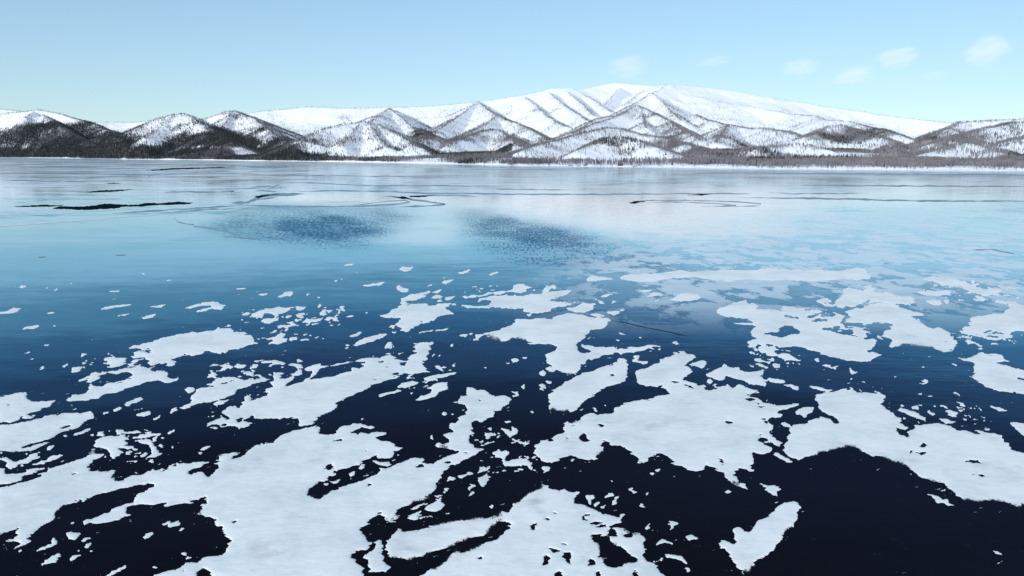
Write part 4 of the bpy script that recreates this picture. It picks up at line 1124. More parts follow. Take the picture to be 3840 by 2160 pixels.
# ---------------------------------------------------------------------------------------------
# 5. MOUNTAINS: crest lines (overview x, y, distance in km) with slopes falling away on both sides
# ---------------------------------------------------------------------------------------------
CREST = [
    (0.42, '-300,272,8.6 -60,272,8.4 0,275,8.3 60,283,8.2'),
    (0.50, '-250,292,7.2 -120,283,7.1 -30,290,7.1 60,284,7.1 97,278,7.1 150,288,7.1 180,298,7.0 225,310,6.9 262,327,6.7 300,337,6.3'),
    (0.55, '85,284,7.0 60,300,6.7 30,318,6.45 0,330,6.3 -60,345,6.2'),
    (0.55, '110,290,6.9 150,318,6.5 190,345,6.1 225,372,5.6'),
    (0.40, '180,306,9.3 240,309,9.4 290,308,9.5 340,310,9.5 400,302,9.4 460,298,9.3'),
    (0.50, '215,381,4.9 250,368,5.1 312,343,5.3 362,320,5.4 412,298,5.5 440,290,5.5 460,287,5.5 487,300,5.4 525,328,5.1 550,348,4.8 590,366,4.5'),
    (0.55, '440,292,5.45 400,325,5.2 370,350,4.9 350,375,4.7'),
    (0.50, '500,306,6.4 520,300,6.4 575,283,6.5 590,281,6.5 605,288,6.4 644,302,6.0 669,322,5.5 696,344,5.0 720,362,4.6'),
    (0.55, '585,284,6.4 570,310,6.0 545,335,5.5'),
    (0.42, '600,290,8.5 660,282,8.5 700,278,8.5 780,270,8.5 860,274,8.5 960,272,8.6 1050,270,8.7 1150,262,8.8 1204,257,8.9 1300,243,9.1 1340,236,9.2 1390,223,9.4 1430,222,9.5 1460,228,9.6 1500,218,9.9 1550,208,10.1 1600,213,10.1 1655,218,9.9 1685,213,9.3 1740,217,9.5 1830,226,9.6 1920,243,9.6 2000,256,9.6 2100,271,9.5 2200,287,9.4 2300,300,9.2 2400,309,9.0 2500,312,8.8 2700,318,8.6'),
    (0.48, '731,384,3.75 770,352,4.0 809,332,4.2 869,314,4.4 914,310,4.5 954,317,4.45 976,329,4.3 1019,354,4.0 1054,376,3.6'),
    (0.55, '905,316,4.4 880,345,4.1 862,372,3.8'), (0.55, '930,313,4.4 950,345,4.1 975,375,3.7'),
    (0.43, '981,275,8.0 1000,290,7.4 1019,307,6.7 1044,329,5.8 1069,349,5.0 1084,376,4.2'), (0.43, '981,275,8.0 955,292,7.0 931,310,5.8'),
    (0.52, '1204,258,8.7 1164,287,7.7 1124,314,6.8 1094,336,6.0'), (0.52, '1204,258,8.7 1226,277,7.8 1251,293,6.9'),
    (0.50, '1251,293,6.8 1219,317,6.1 1176,339,5.4 1131,359,4.7 1106,376,4.1'), (0.50, '1251,293,6.8 1288,308,6.4 1325,324,5.9 1355,339,5.3 1378,354,4.8'),
    (0.48, '1239,328,4.9 1169,349,4.5 1126,374,3.9'), (0.48, '1200,338,4.75 1239,328,4.9 1260,332,4.85 1284,347,4.5 1308,374,3.8'),
    (0.55, '1320,245,8.9 1345,264,8.3 1375,292,7.5 1400,309,6.9 1425,321,6.3'), (0.55, '1378,232,9.1 1413,262,8.2 1443,282,7.6 1478,305,6.8'),
    (0.55, '1425,232,9.3 1463,262,8.3 1493,293,7.4'), (0.55, '1463,237,9.4 1500,257,8.7 1538,284,7.8'), (0.6, '1560,222,9.7 1540,245,9.0 1520,268,8.3'),
    (0.6, '1620,228,9.6 1595,248,8.9 1570,268,8.3'),
    (0.50, '1685,213,9.2 1658,227,8.8 1633,242,8.4 1588,267,7.7 1538,294,6.9 1495,304,6.4 1468,322,5.8 1438,339,5.2'),
    (0.42, '1685,213,9.2 1713,237,8.9 1763,247,8.8 1813,258,8.7 1888,268,8.6 1932,278,8.4 1957,283,8.2 2007,290,7.9 2052,294,7.5 2077,304,7.0 2137,309,6.6 2182,322,6.0 2220,329,5.6 2257,344,5.1'),
    (0.48, '1600,266,7.3 1563,292,6.6 1525,305,6.2 1463,326,5.5'), (0.48, '1600,266,7.3 1638,284,6.8 1688,309,6.0 1725,334,5.1 1763,356,4.3'),
    (0.55, '1640,236,8.4 1665,255,7.9 1690,285,7.0 1715,305,6.4'), (0.55, '1610,272,7.2 1620,300,6.5 1625,325,5.6'),
    (0.45, '1313,384,3.2 1350,368,3.5 1413,354,3.8 1475,337,4.05 1525,324,4.2 1563,327,4.2 1613,342,4.1 1663,350,3.9 1738,369,3.4 1788,388,2.9'),
    (0.42, '1450,388,2.75 1488,369,2.95 1538,352,3.1 1575,353,3.1 1613,362,3.0 1663,379,2.8 1708,398,2.55'),
    (0.50, '1750,290,7.4 1763,299,6.9 1813,312,6.4 1888,324,5.8 1932,327,5.5 1982,334,5.0 2014,348,4.5'), (0.5, '1830,318,5.9 1815,340,5.0 1800,362,4.1'),
    (0.50, '2020,349,4.1 2057,338,4.3 2082,322,4.5 2112,318,4.5 2144,327,4.4 2194,344,4.1 2232,356,3.8 2280,375,3.3'),
    (0.5, '1880,385,2.7 1950,372,2.95 2020,368,3.0 2080,380,2.8'),
    (0.48, '2800,296,5.6 2680,298,5.6 2576,301,5.6 2545,303,5.6 2507,306,5.6 2457,308,5.5 2415,311,5.4 2387,324,5.0 2344,349,4.2 2294,372,3.5 2232,388,2.8'),
    (0.48, '2760,306,4.4 2640,310,4.3 2552,311,4.2 2494,324,3.9 2457,334,3.7 2407,349,3.4 2344,366,3.0'),
    (0.45, '2357,390,2.35 2400,368,2.6 2432,359,2.7 2482,374,2.6 2520,390,2.35'), (0.45, '2500,372,2.6 2560,352,2.85 2640,340,3.0 2800,330,3.1'),
]
SHORE = np.array([[-2500, 578], [-1200, 583], [0, 590], [480, 597], [960, 603], [1440, 610], [1920, 621], [2400, 627], [2880, 634], [3360, 638], [3840, 642], [4600, 648], [6500, 660]])

NAZ, NR = 1050, 300
az = np.radians(np.linspace(-50, 50, NAZ))
sh_x, sh_y = ground(SHORE[:, 0], SHORE[:, 1])
sh_az, sh_r = np.arctan2(sh_x, sh_y), np.hypot(sh_x, sh_y)
r_shore = np.interp(az, sh_az, sh_r) + 60 * (fbm(az * 60, az * 0, 41, 4) - 0.5)
tt = np.linspace(0, 1, NR) ** 1.35
RR = (r_shore[None, :] - 25) + (13500 - r_shore[None, :]) * tt[:, None]
TX, TY = RR * np.sin(az)[None, :], RR * np.cos(az)[None, :]
H = np.full(TX.shape, -1e9)
wx = TX + 260 * (fbm(TX / 700, TY / 700, 51, 3) - 0.5)
wy = TY + 260 * (fbm(TX / 700 + 40, TY / 700, 57, 3) - 0.5)
gul = fbm(TX / 190, TY / 190, 61, 4) - 0.5
gul2 = np.abs(fbm(TX / 420 + 9, TY / 420, 71, 3) - 0.5)
for sl, s in CREST:
    q = np.array([[float(v) for v in tok.split(',')] for tok in s.split()])
    X, Y, Z = at_depth(q[:, 0] * 3840 / 2576, q[:, 1] * 3840 / 2576, q[:, 2] * 1000)
    best = np.full(TX.shape, -1e9)
    for k in range(len(X) - 1):
        ax, ay, bx, by = X[k], Y[k], X[k + 1], Y[k + 1]
        vx, vy = bx - ax, by - ay
        t = np.clip(((TX - ax) * vx + (TY - ay) * vy) / (vx * vx + vy * vy), 0, 1)
        d = np.hypot(TX - (ax + t * vx), TY - (ay + t * vy))
        w = np.clip(d / 500, 0, 1)
        d2 = np.hypot(wx - (ax + t * vx), wy - (ay + t * vy)) * w + d * (1 - w)
        d2 = np.sqrt(d2 * d2 + 900.0) - 30.0
        best = np.maximum(best, Z[k] + t * (Z[k + 1] - Z[k]) - sl * d2 * (1 - 0.18 * np.clip(d2 / 1500, 0, 1)))
    H = np.maximum(H, best)
low = 5 + 0.020 * (RR - r_shore[None, :]) * (RR > r_shore[None, :])
H = np.maximum(H, np.minimum(low, 90))
beach = (5 + 15 * smooth(-0.30, 0.05, az))[None, :]
away = np.clip((RR - r_shore[None, :]), -40, None)
edge_cap = np.where(away < 0, -1.5 + 0.04 * away, 0.0) + np.where(away >= 0, 0.9 + 0.05 * np.minimum(away, beach) + 0.42 * np.maximum(away - beach, 0), 0)
H = np.minimum(H, edge_cap)
rough = smooth(30, 400, away)
H = H + rough * (gul * 12 - gul2 * 22 + 6)
H = H + smooth(0, 20, away) * (fbm(TX / 14, TY / 14, 91, 3) - 0.5) * 1.6
psx, psy = project(TX, TY, H)
OX, OY = psx / (3840 / 2576), psy / (3840 / 2576)       # overview coordinates of every ground point

# woods: broadleaf cover thins with height; stands (overview x, y, rx, ry, weight)
STANDS = [(150, 350, 200, 55, 1.0), (60, 390, 220, 22, 1.2), (330, 385, 220, 24, 1.0), (520, 372, 130, 32, 1.1), (640, 380, 140, 28, 1.2), (700, 395, 190, 14, 1.0), (470, 340, 60, 30, 0.35),
          (560, 345, 40, 30, 0.7), (800, 360, 60, 24, 0.55), (1020, 385, 120, 16, 0.8), (860, 296, 60, 10, 0.35), (1060, 345, 28, 34, 0.6), (1190, 395, 130, 16, 1.1), (1270, 378, 60, 16, 0.6), (1340, 388, 80, 16, 0.6),
          (1380, 300, 40, 14, 0.35), (1680, 360, 60, 18, 0.9), (1760, 378, 110, 18, 1.0), (1900, 385, 130, 24, 0.95), (2130, 345, 110, 30, 1.15), (2060, 372, 130, 20, 0.9), (2250, 380, 120, 20, 0.9),
          (1990, 408, 260, 12, 1.0), (2300, 408, 260, 14, 1.2), (2550, 398, 160, 20, 1.15), (2430, 350, 110, 16, 0.5), (2560, 372, 70, 18, 0.5), (2330, 345, 60, 16, 0.6), (1760, 405, 60, 10, 0.5)]
wood = 0.13 + 0.13 * smooth(330, 120, H) + 0.10 * smooth(620, 330, H)
stand_n = 0.9 * (fbm(TX / 260, TY / 260, 33, 4) - 0.5)
for (cx, cy, rx, ry, wgt) in STANDS:
    wood = wood + 0.56 * wgt * (1.35 if cx < 760 else 0.78) * smooth(1.25, 0.3, np.hypot((OX - cx) / rx, (OY - cy) / ry) + stand_n)
wood = wood - 0.12 * smooth(1.2, 0.5, np.hypot((OX - 1560) / 150, (OY - 392) / 26))
wood = wood + 1.2 * (fbm(TX / 300, TY / 300, 81, 4) - 0.5) + 0.5 * (fbm(TX / 80, TY / 80, 85, 3) - 0.5)
wood = wood * smooth(760, 430, H + 160 * (fbm(TX / 500, TY / 500, 83, 3) - 0.5))
# crests carry a fringe of trees
clear = smooth(0.44, 0.56, fbm(TX / 420, TY / 240, 87, 3))
wood = wood * (1 - 0.75 * smooth(180, 420, away) * smooth(120, 60, H) * clear)
wood = wood * smooth(0.3, 1.0, away / beach)
wood = np.clip(wood, 0.0, 1.25)
terrain = link('mountains', new_mesh('mountains', np.stack([TX, TY, H], -1).reshape(-1, 3), grid_faces(NR, NAZ).reshape(-1, 4)[:, ::-1].reshape(-1),
               np.full((NR - 1) * (NAZ - 1), 4), M_TERRAIN, dict(wood=np.clip(wood, 0, 1).ravel())), kind='structure')

# ---------------------------------------------------------------------------------------------
# 6. WOODS on the slopes
# ---------------------------------------------------------------------------------------------
elev = np.arctan2(H + 16 - CAM_H, RR)
seen = elev >= np.maximum.accumulate(np.arctan2(H - CAM_H, RR), 0) - 0.0015


def bil(A, r, c):
    i, j = np.clip(r.astype(int), 0, NR - 2), np.clip(c.astype(int), 0, NAZ - 2)
    u, v = r - i, c - j
    return (A[i, j] * (1 - v) + A[i, j + 1] * v) * (1 - u) + (A[i + 1, j] * (1 - v) + A[i + 1, j + 1] * v) * u


N = 1900000
cr, cc = rng.random(N) * (NR - 2), rng.random(N) * (NAZ - 2)
ok = seen[np.round(cr).astype(int), np.round(cc).astype(int)]
cr, cc = cr[ok], cc[ok]
wi = wood[np.round(cr).astype(int), np.round(cc).astype(int)]
keep = rng.random(len(cr)) < np.clip(wi, 0, 1.2) ** 1.7 * 0.72
cr, cc = cr[keep], cc[keep]
print('slope trees', len(cr))
if len(cr) > 200000:
    s = rng.choice(len(cr), 200000, replace=False)
    cr, cc = cr[s], cc[s]
px, py = bil(TX, cr, cc), bil(TY, cr, cc)
# a fringe of trees stands along every crest below the bald summits
fx, fy = [], []
for sl, s in CREST:
    q = np.array([[float(v) for v in tok.split(',')] for tok in s.split()])
    X, Y, Z = at_depth(q[:, 0] * 3840 / 2576, q[:, 1] * 3840 / 2576, q[:, 2] * 1000)
    for k in range(len(X) - 1):
        L = math.hypot(X[k + 1] - X[k], Y[k + 1] - Y[k])
        n = int(L / (2.0 if sl > 0.43 else 5.0))
        t = rng.random(n)
        zz = Z[k] + t * (Z[k + 1] - Z[k])
        t = t[rng.random(n) < np.clip(1.15 - zz / 800, 0.03, 0.9)]
        spread = (18 + 45 * fbm(X[k] / 200 + t * L / 300, Y[k] / 200 + t * 0, 77, 3)) * (0.7 if sl < 0.45 else 1.0)
        off = np.abs(rng.normal(size=len(t))) * spread - 12
        an = rng.random(len(t)) * 6.283
        fx.append(X[k] + t * (X[k + 1] - X[k]) + np.cos(an) * off)
        fy.append(Y[k] + t * (Y[k + 1] - Y[k]) + np.sin(an) * off)
fx, fy = np.concatenate(fx), np.concatenate(fy)
print('crest trees', len(fx))
fa, fr = np.arctan2(fx, fy), np.hypot(fx, fy)
fc = (fa - az[0]) / (az[1] - az[0])
rs = np.interp(fa, az, r_shore)
u = np.clip((fr - rs + 25) / (13500 - rs), 0, 1) ** (1 / 1.35) * (NR - 1)
good = (fc > 1) & (fc < NAZ - 2) & (fr > rs + 20)
good[good] = seen[np.round(u[good]).astype(int), np.round(fc[good]).astype(int)]
cr, cc = np.concatenate([cr, u[good]]), np.concatenate([cc, fc[good]])
px, py = np.concatenate([px, fx[good]]), np.concatenate([py, fy[good]])
pz, wv, rad = bil(H, cr, cc), bil(wood, cr, cc), np.hypot(px, py)
crest_t = np.r_[np.zeros(len(pz) - good.sum(), bool), np.ones(good.sum(), bool)]
stand = fbm(px / 230, py / 230, 201, 3)
west = smooth(0.12, -0.25, np.arctan2(px, py))          # the western shore carries more conifers
fir = (rng.random(len(px)) < smooth(0.52 - 0.16 * west, 0.66 - 0.16 * west, stand) * 0.7 * smooth(0.2, 0.8, wv) + 0.008 + 0.4 * west * smooth(0.55, 1.0, wv)) & (pz < 380) & ~crest_t


def forest(name, sel, mat, hmin, hmax, wfac, cone):
    x, y, z = px[sel], py[sel], pz[sel]
    n = len(x)
    h = (hmin + (hmax - hmin) * rng.random(n))
    w = h * wfac * (0.7 + 0.6 * rng.random(n))
    a = rng.random(n) * math.pi
    lean = (rng.random((n, 2)) - 0.5) * 0.10 * h[:, None]
    V = []
    if cone:
        V = [np.stack([x + w * np.cos(a + k * 2.0944), y + w * np.sin(a + k * 2.0944), z + 0.05 * h], 1) for k in range(3)]
        V += [np.stack([x + lean[:, 0], y + lean[:, 1], z + h], 1)]
        f, c = np.array([[0, 1, 3], [1, 2, 3], [2, 0, 3]]), 3
    else:
        for k in range(2):
            b = a + k * 1.5708
            dx, dy = np.cos(b) * w, np.sin(b) * w
            V += [np.stack([x, y, z - 0.5], 1), np.stack([x + dx + lean[:, 0], y + dy + lean[:, 1], z + h * (0.5 + 0.3 * rng.random(n))], 1),
                  np.stack([x + lean[:, 0] * 1.4, y + lean[:, 1] * 1.4, z + h], 1),
                  np.stack([x - dx + lean[:, 0], y - dy + lean[:, 1], z + h * (0.5 + 0.3 * rng.random(n))], 1)]
        f, c = np.array([[0, 1, 2, 3], [4, 5, 6, 7]]), 4
    k = len(V)
    co = np.stack(V, 1).reshape(-1, 3)
    loops = (np.arange(n)[:, None, None] * k + f[None]).reshape(-1)
    return link(name, new_mesh(name, co, loops, np.full(n * len(f), c), mat, None, False), kind='stuff')


o = forest('bare_woods', ~fir, M_BARE, 9, 17, 0.085, False)
o['label'] = 'grey leafless woods covering the slopes and the far shore'
o['category'] = 'woods'
o = forest('conifer_woods', fir, M_FIR, 12, 20, 0.15, True)
o['label'] = 'dark conifers scattered in stands through the slopes'
o['category'] = 'woods'

# ---- front row of the shoreline wood: single trees
def twig_tree(seed):
    r = np.random.default_rng(seed)
    tv, tf, cv, cf = [], [], [], []

    def limb(v, f, a, b, ra, rb):
        d = (b - a) / np.linalg.norm(b - a)
        u = np.cross(d, [0.3, 0.9, 0.1])
        u /= np.linalg.norm(u)
        w = np.cross(d, u)
        i = len(v)
        for p, q in ((a, ra), (b, rb)):
            for k in range(3):
                v.append(p + q * (math.cos(k * 2.0944) * u + math.sin(k * 2.0944) * w))
        for k in range(3):
            f.append((i + k, i + (k + 1) % 3, i + 3 + (k + 1) % 3, i + 3 + k))
    h = 13 + 5 * r.random()
    p = np.array([0, 0, -0.6])
    axis = [p]
    for k in range(4):
        p = p + np.array([(r.random() - .5) * .9, (r.random() - .5) * .9, h / 4])
        axis.append(p)
    for k in range(4):
        limb(tv, tf, axis[k], axis[k + 1], 0.34 * (1 - k / 4.6), 0.34 * (1 - (k + 1) / 4.6))
    for k in range(16):
        t = 0.28 + 0.70 * r.random()
        i = min(int(t * 4), 3)
        a = axis[i] + (axis[i + 1] - axis[i]) * (t * 4 - i)
        an, L = r.random() * 6.283, h * (0.16 + 0.22 * (1 - t)) * (0.7 + 0.5 * r.random())
        b = a + np.array([math.cos(an) * L * .75, math.sin(an) * L * .75, L * 0.85])
        limb(cv, cf, a, b, 0.14, 0.06)
        for m in range(3):
            s = a + (b - a) * (0.45 + 0.5 * r.random())
            e = s + (b - a) * 0.35 + (r.random(3) - 0.35) * L * 0.45
            limb(cv, cf, s, e, 0.08, 0.04)

    def mk(n, v, f, mat):
        return new_mesh(n, np.array(v), np.array(f).ravel(), np.full(len(f), 4), mat)
    return mk('trunk', tv, tf, M_TRUNK), mk('crown', cv, cf, M_BARE)


KINDS = [twig_tree(500 + k) for k in range(6)]
tree_az = np.sort(rng.random(110)) * math.radians(66) - math.radians(29)
for k, a in enumerate(tree_az):
    r = np.interp(a, az, r_shore) + 42 + 26 * rng.random()
    ci = (a - az[0]) / (az[1] - az[0])
    col_r = RR[:, int(round(ci))]
    ri = np.interp(r, col_r, np.arange(NR))
    z = float(bil(H, np.array([ri]), np.array([ci]))[0])
    tr, cr_ = KINDS[k % 6]
    e = link('bare_tree', None, None, (r * math.sin(a), r * math.cos(a), z), label='slender leafless tree in the front row of the far shoreline wood',
             category='tree', group='front row of leafless shoreline trees')
    e.rotation_euler.z = rng.random() * 6.28
    e.scale = (1, 1, 0.8 + 0.4 * rng.random())
    link('trunk', tr, e)
    link('crown', cr_, e)

# ---- brown bush and rocks on the beach below the nearest hill
def shore_point(sx, extra):
    X, Y = ground(sx, np.interp(sx, SHORE[:, 0], SHORE[:, 1]))
    a = math.atan2(X, Y)
    ci = (a - az[0]) / (az[1] - az[0])
    r = float(np.interp(a, az, r_shore)) + extra
    ri = np.interp(r, RR[:, int(round(ci))], np.arange(NR))
    return r * math.sin(a), r * math.cos(a), float(bil(H, np.array([ri]), np.array([ci]))[0])


def bush(sx, w, h, label):
    r = np.random.default_rng(int(sx))
    v, f = [], []
    for k in range(700):
        u = r.normal(size=3)
        u /= np.linalg.norm(u)
        u[2] = abs(u[2])
        c = u * (0.45 + 0.55 * r.random()) * np.array([w / 2, w / 3, h]) * (0.75 + 0.5 * r.random())
        d = r.normal(size=(3, 3)) * 0.75
        i = len(v)
        v += list(c + d)
        f.append((i, i + 1, i + 2))
    e = link('shore_bush', None, None, shore_point(sx, 22), label=label, category='bush')
    link('foliage', new_mesh('foliage', np.array(v), np.array(f).ravel(), np.full(len(f), 3), M_BUSH, None, False), e)
    sv, sf = [], []
    for k in range(9):
        an, l = r.random() * 6.28, w * 0.35 * r.random()
        i = len(sv)
        sv += [np.array([-.2, 0, -.8]), np.array([.2, 0, -.8]), np.array([math.cos(an) * l, math.sin(an) * l, h * (0.8 + .4 * r.random())])]
        sf.append((i, i + 1, i + 2))
    link('stems', new_mesh('stems', np.array(sv), np.array(sf).ravel(), np.full(len(sf), 3), M_TRUNK, None, False), e)


bush(2327, 26, 10, 'russet brown bush at the foot of the nearest snowy hill on the shore')


def rock(sx, w, h, label, extra):
    r = np.random.default_rng(int(sx) + 5)
    nu, nv = 14, 7
    U, V = np.meshgrid(np.arange(nu) / nu * 2 * math.pi, np.linspace(0, math.pi / 2, nv))
    k = 0.75 + 0.5 * fbm(np.cos(U) * 2 + 5 + sx, np.sin(U) * 2 + V * 2, 300 + int(sx), 3)
    x, y, z = np.cos(U) * np.cos(V) * w / 2 * k, np.sin(U) * np.cos(V) * w / 3 * k, np.sin(V) * h * k - 0.6
    i = np.arange(nv - 1)[:, None] * nu + np.arange(nu)[None]
    j = np.arange(nv - 1)[:, None] * nu + (np.arange(nu) + 1)[None] % nu
    fc = np.stack([i, j, j + nu, i + nu], -1).reshape(-1)
    e = link('shore_rock', None, None, shore_point(sx, extra), label=label, category='rock', group='rocks along the far beach')
    link('stone', new_mesh('stone', np.stack([x, y, z], -1).reshape(-1, 3), fc, np.full(nu * (nv - 1), 4), M_ROCK, None, False), e)
    top = V[nv // 2:]
    n0 = nv // 2
    x2, y2, z2 = x[n0:] * 0.97, y[n0:] * 0.97, z[n0:] + 0.5
    m = nv - n0
    i = np.arange(m - 1)[:, None] * nu + np.arange(nu)[None]
    j = np.arange(m - 1)[:, None] * nu + (np.arange(nu) + 1)[None] % nu
    link('snow_cap', new_mesh('snow_cap', np.stack([x2, y2, z2], -1).reshape(-1, 3), np.stack([i, j, j + nu, i + nu], -1).reshape(-1), np.full(nu * (m - 1), 4), M_RIDGE), e)


rock(2195, 15, 7, 'snow-capped grey rock on the far beach, largest, left of the russet bush', 24)
rock(2140, 20, 4, 'low grey rock on the far beach, farthest left of the russet bush', 14)
rock(2172, 12, 4, 'low grey rock on the far beach, between two others left of the russet bush', 12)
rock(2382, 16, 4, 'low grey rock on the far beach, just right of the russet bush', 16)

# ---------------------------------------------------------------------------------------------
# 7. SNOW LYING ON THE ICE
# ---------------------------------------------------------------------------------------------
CELL = 1.75
sxs = np.arange(-420, 4261, CELL)
sys_ = np.arange(960, 2420, CELL)
NX, NY = len(sxs), len(sys_)
SX, SY = np.meshgrid(sxs, sys_)
mask = np.zeros((NY, NX))
own = np.zeros((NY, NX), np.int32)
keys = [None]
lace_n = fbm(SX / 62, SY / 13, 401, 5, 0.6)
rows_ = [ln.split('|') for ln in TRACE.strip().splitlines()]
scat_n = fbm(SX / 21, (SY - 0.14 * np.abs(SX - 2300)) / 6.5, 405, 4, 0.6)
kidx = {}
for sign in '+SL-Ho':
    for key, sg, poly in rows_:
        if sg != sign:
            continue
        pp = pts(poly)[:, :2]
        if key == '_' and sign == '+' and np.ptp(pp[:, 1]) < 18:
            pp = pp.mean(0) + (pp - pp.mean(0)) * (1.1, 1.5)
        r0, r1, k = raster(pp, sxs, sys_)
        sub = mask[r0:r1]
        if sign in '+o':
            sub[k] = 1.0
            if key != '_':
                if key not in kidx:
                    keys.append(key)
                    kidx[key] = len(keys) - 1
                own[r0:r1][k] = kidx[key]
        elif sign == '-':
            sub[k] = 0.0
        elif sign == 'L':
            new = k & (lace_n[r0:r1] > 0.485) & (sub < 0.5)
            sub[new] = 1.0
            if key in kidx:
                own[r0:r1][new] = kidx[key]
        elif sign == 'S':
            sub[k & (scat_n[r0:r1] > 0.652)] = 1.0
        else:
            sub[k] = np.where(lace_n[r0:r1][k] > 0.53, 0.0, sub[k])
# patches that are things of their own keep a thread of bare ice between them
hi, lo = own.copy(), np.where(own > 0, own, 9999)
for ax in (0, 1):
    for s_ in (1, 2, 3):
        for q in (s_, -s_):
            if s_ <= (2 if ax == 0 else 3):
                hi = np.maximum(hi, np.roll(hi, q, ax))
                lo = np.minimum(lo, np.roll(lo, q, ax))
sep = (hi > 0) & (lo < 9999) & (hi != lo)
mask[sep] = 0.0
# the lake goes on outside the frame
out = np.maximum(smooth(0, -60, SX), smooth(3840, 3900, SX))
out = np.maximum(out, smooth(2165, 2200, SY))
mask = np.where(out > 0.5, np.maximum(mask * (out < 0.97), (fbm(SX / 260, SY / 120, 407, 5, 0.55) > 0.55) * (SY > 1250) * 1.0), mask)
gap = 22 * (fbm(SX / 60, SY / 60, 409, 3) - 0.5)
mask[(np.abs(SX + 32 + gap) < 12) | (np.abs(SX - 3872 + gap) < 12) | (np.abs(SY - 2184 + gap) < 9)] = 0.0
soft_m = box(mask, 1)
# fret the outlines: displace the lookup with fractal noise, wider than high as the wind left it
dx = (fbm(SX / 44, SY / 17, 411, 6, 0.68) - 0.5) * 34
dy = (fbm(SX / 44 + 50, SY / 17, 421, 6, 0.68) - 0.5) * 15
cxx = np.clip((SX + dx - sxs[0]) / CELL, 0, NX - 1.001)
cyy = np.clip((SY + dy - sys_[0]) / CELL, 0, NY - 1.001)
ii, jj = cyy.astype(int), cxx.astype(int)
u, v = cyy - ii, cxx - jj
field = (soft_m[ii, jj] * (1 - v) + soft_m[ii, jj + 1] * v) * (1 - u) + (soft_m[ii + 1, jj] * (1 - v) + soft_m[ii + 1, jj + 1] * v) * u
field = field - 0.49
# some rims are blown to lace: there a wide, noisy transition replaces the crisp one
wide = box(box(mask, 6), 5)
lacy = 0.85 * smooth(0.46, 0.62, fbm(SX / 240, SY / 110, 481, 3)) * smooth(1000, 1150, SY) * smooth(0.22, 0.34, box(box(mask, 24), 24))
fray = fbm(SX / 34, (SY - 0.14 * np.abs(SX - 2300)) / 9.0, 491, 5, 0.62) - 0.5
field = field * (1 - lacy) + lacy * ((wide - 0.5) * 1.3 + fray * 2.0)
field = np.where((wide < 0.03) | (SX < -60) | (SX > 3900), np.minimum(field, soft_m - 0.5), field)
# loose crumbs near the rims
near = box(box(mask, 17), 17)
crumb = fbm((SX + 1.5 * SY) / 19, (SY + 0.2 * SX) / 6, 451, 4, 0.6)
field = np.where((near > 0.02) & (box(mask, 5) < 0.01) & (SX > -60) & (SX < 3900), np.maximum(field, (crumb - (0.835 - 0.09 * np.clip(near * 2.0, 0, 1))) * 3), field)
field[0, :] = field[-1, :] = field[:, 0] = field[:, -1] = -0.4
bare = np.zeros((NY, NX), bool)                    # holes seen in the survey stay open
for key, sg, poly in rows_:
    if sg in '-H':
        r0, r1, k = raster(pts(poly)[:, :2], sxs, sys_)
        bare[r0:r1] |= k
full = box((field > 0) * 1.0, 5)
field = np.where((full > 0.80) & (box(bare * 1.0, 3) < 0.05), np.maximum(field, 0.06), field)     # no pinholes
field = np.where(sep[ii, jj], np.minimum(field, -0.15), field)
field[0, :] = field[-1, :] = field[:, 0] = field[:, -1] = -0.4
ins = field > 0
thick = np.clip((box(ins * 1.0, 3) - 0.5) * 2, 0, 1) * 0.5 + np.clip((box(box(ins * 1.0, 10), 6) - 0.5) * 2, 0, 1) * 0.5
thick = np.clip(thick, 0, 1)
edge_v = np.clip(box(box(ins * 1.0, 13), 13) * 2 - 1.0, 0, 1)
soft_v = np.zeros((NY, NX))
cur = None
for tok in SOFT.split():
    if tok[0].isalpha():
        cur = tile(tok)
        continue
    a, b, r = [float(q) for q in tok.split(',')]
    d = np.hypot(SX - cur[0] - a * cur[2], (SY - cur[1] - b * cur[2]) * 1.6) / (r * cur[2])
    soft_v = np.maximum(soft_v, smooth(1.0, 0.5, d))
soft_v = np.clip(soft_v + 0.06 + 0.6 * smooth(0.49, 0.66, fbm(SX / 150, SY / 80, 501, 3)) * smooth(1350, 1700, SY), 0, 1)
# --- label the pieces (runs + union-find, 4-neighbour)
lab = np.zeros((NY, NX), np.int32)
par = [0]


def find(a):
    while par[a] != a:
        par[a] = par[par[a]]
        a = par[a]
    return a


prev = []
for r in range(NY):
    d = np.diff(np.r_[0, ins[r].astype(np.int8), 0])
    runs = []
    st, en = np.where(d == 1)[0], np.where(d == -1)[0]
    p = 0
    for a, b in zip(st, en):
        par.append(len(par))
        me_ = len(par) - 1
        lab[r, a:b] = me_
        while p < len(prev) and prev[p][1] <= a:
            p += 1
        q = p
        while q < len(prev) and prev[q][0] < b:
            x, y = find(me_), find(prev[q][2])
            if x != y:
                par[max(x, y)] = min(x, y)
            q += 1
        runs.append((a, b, me_))
    prev = runs
root = np.array([find(i) for i in range(len(par))])
uniq, inv = np.unique(root, return_inverse=True)
lab = inv[lab]
NC = len(uniq)                                  # 0 is bare ice
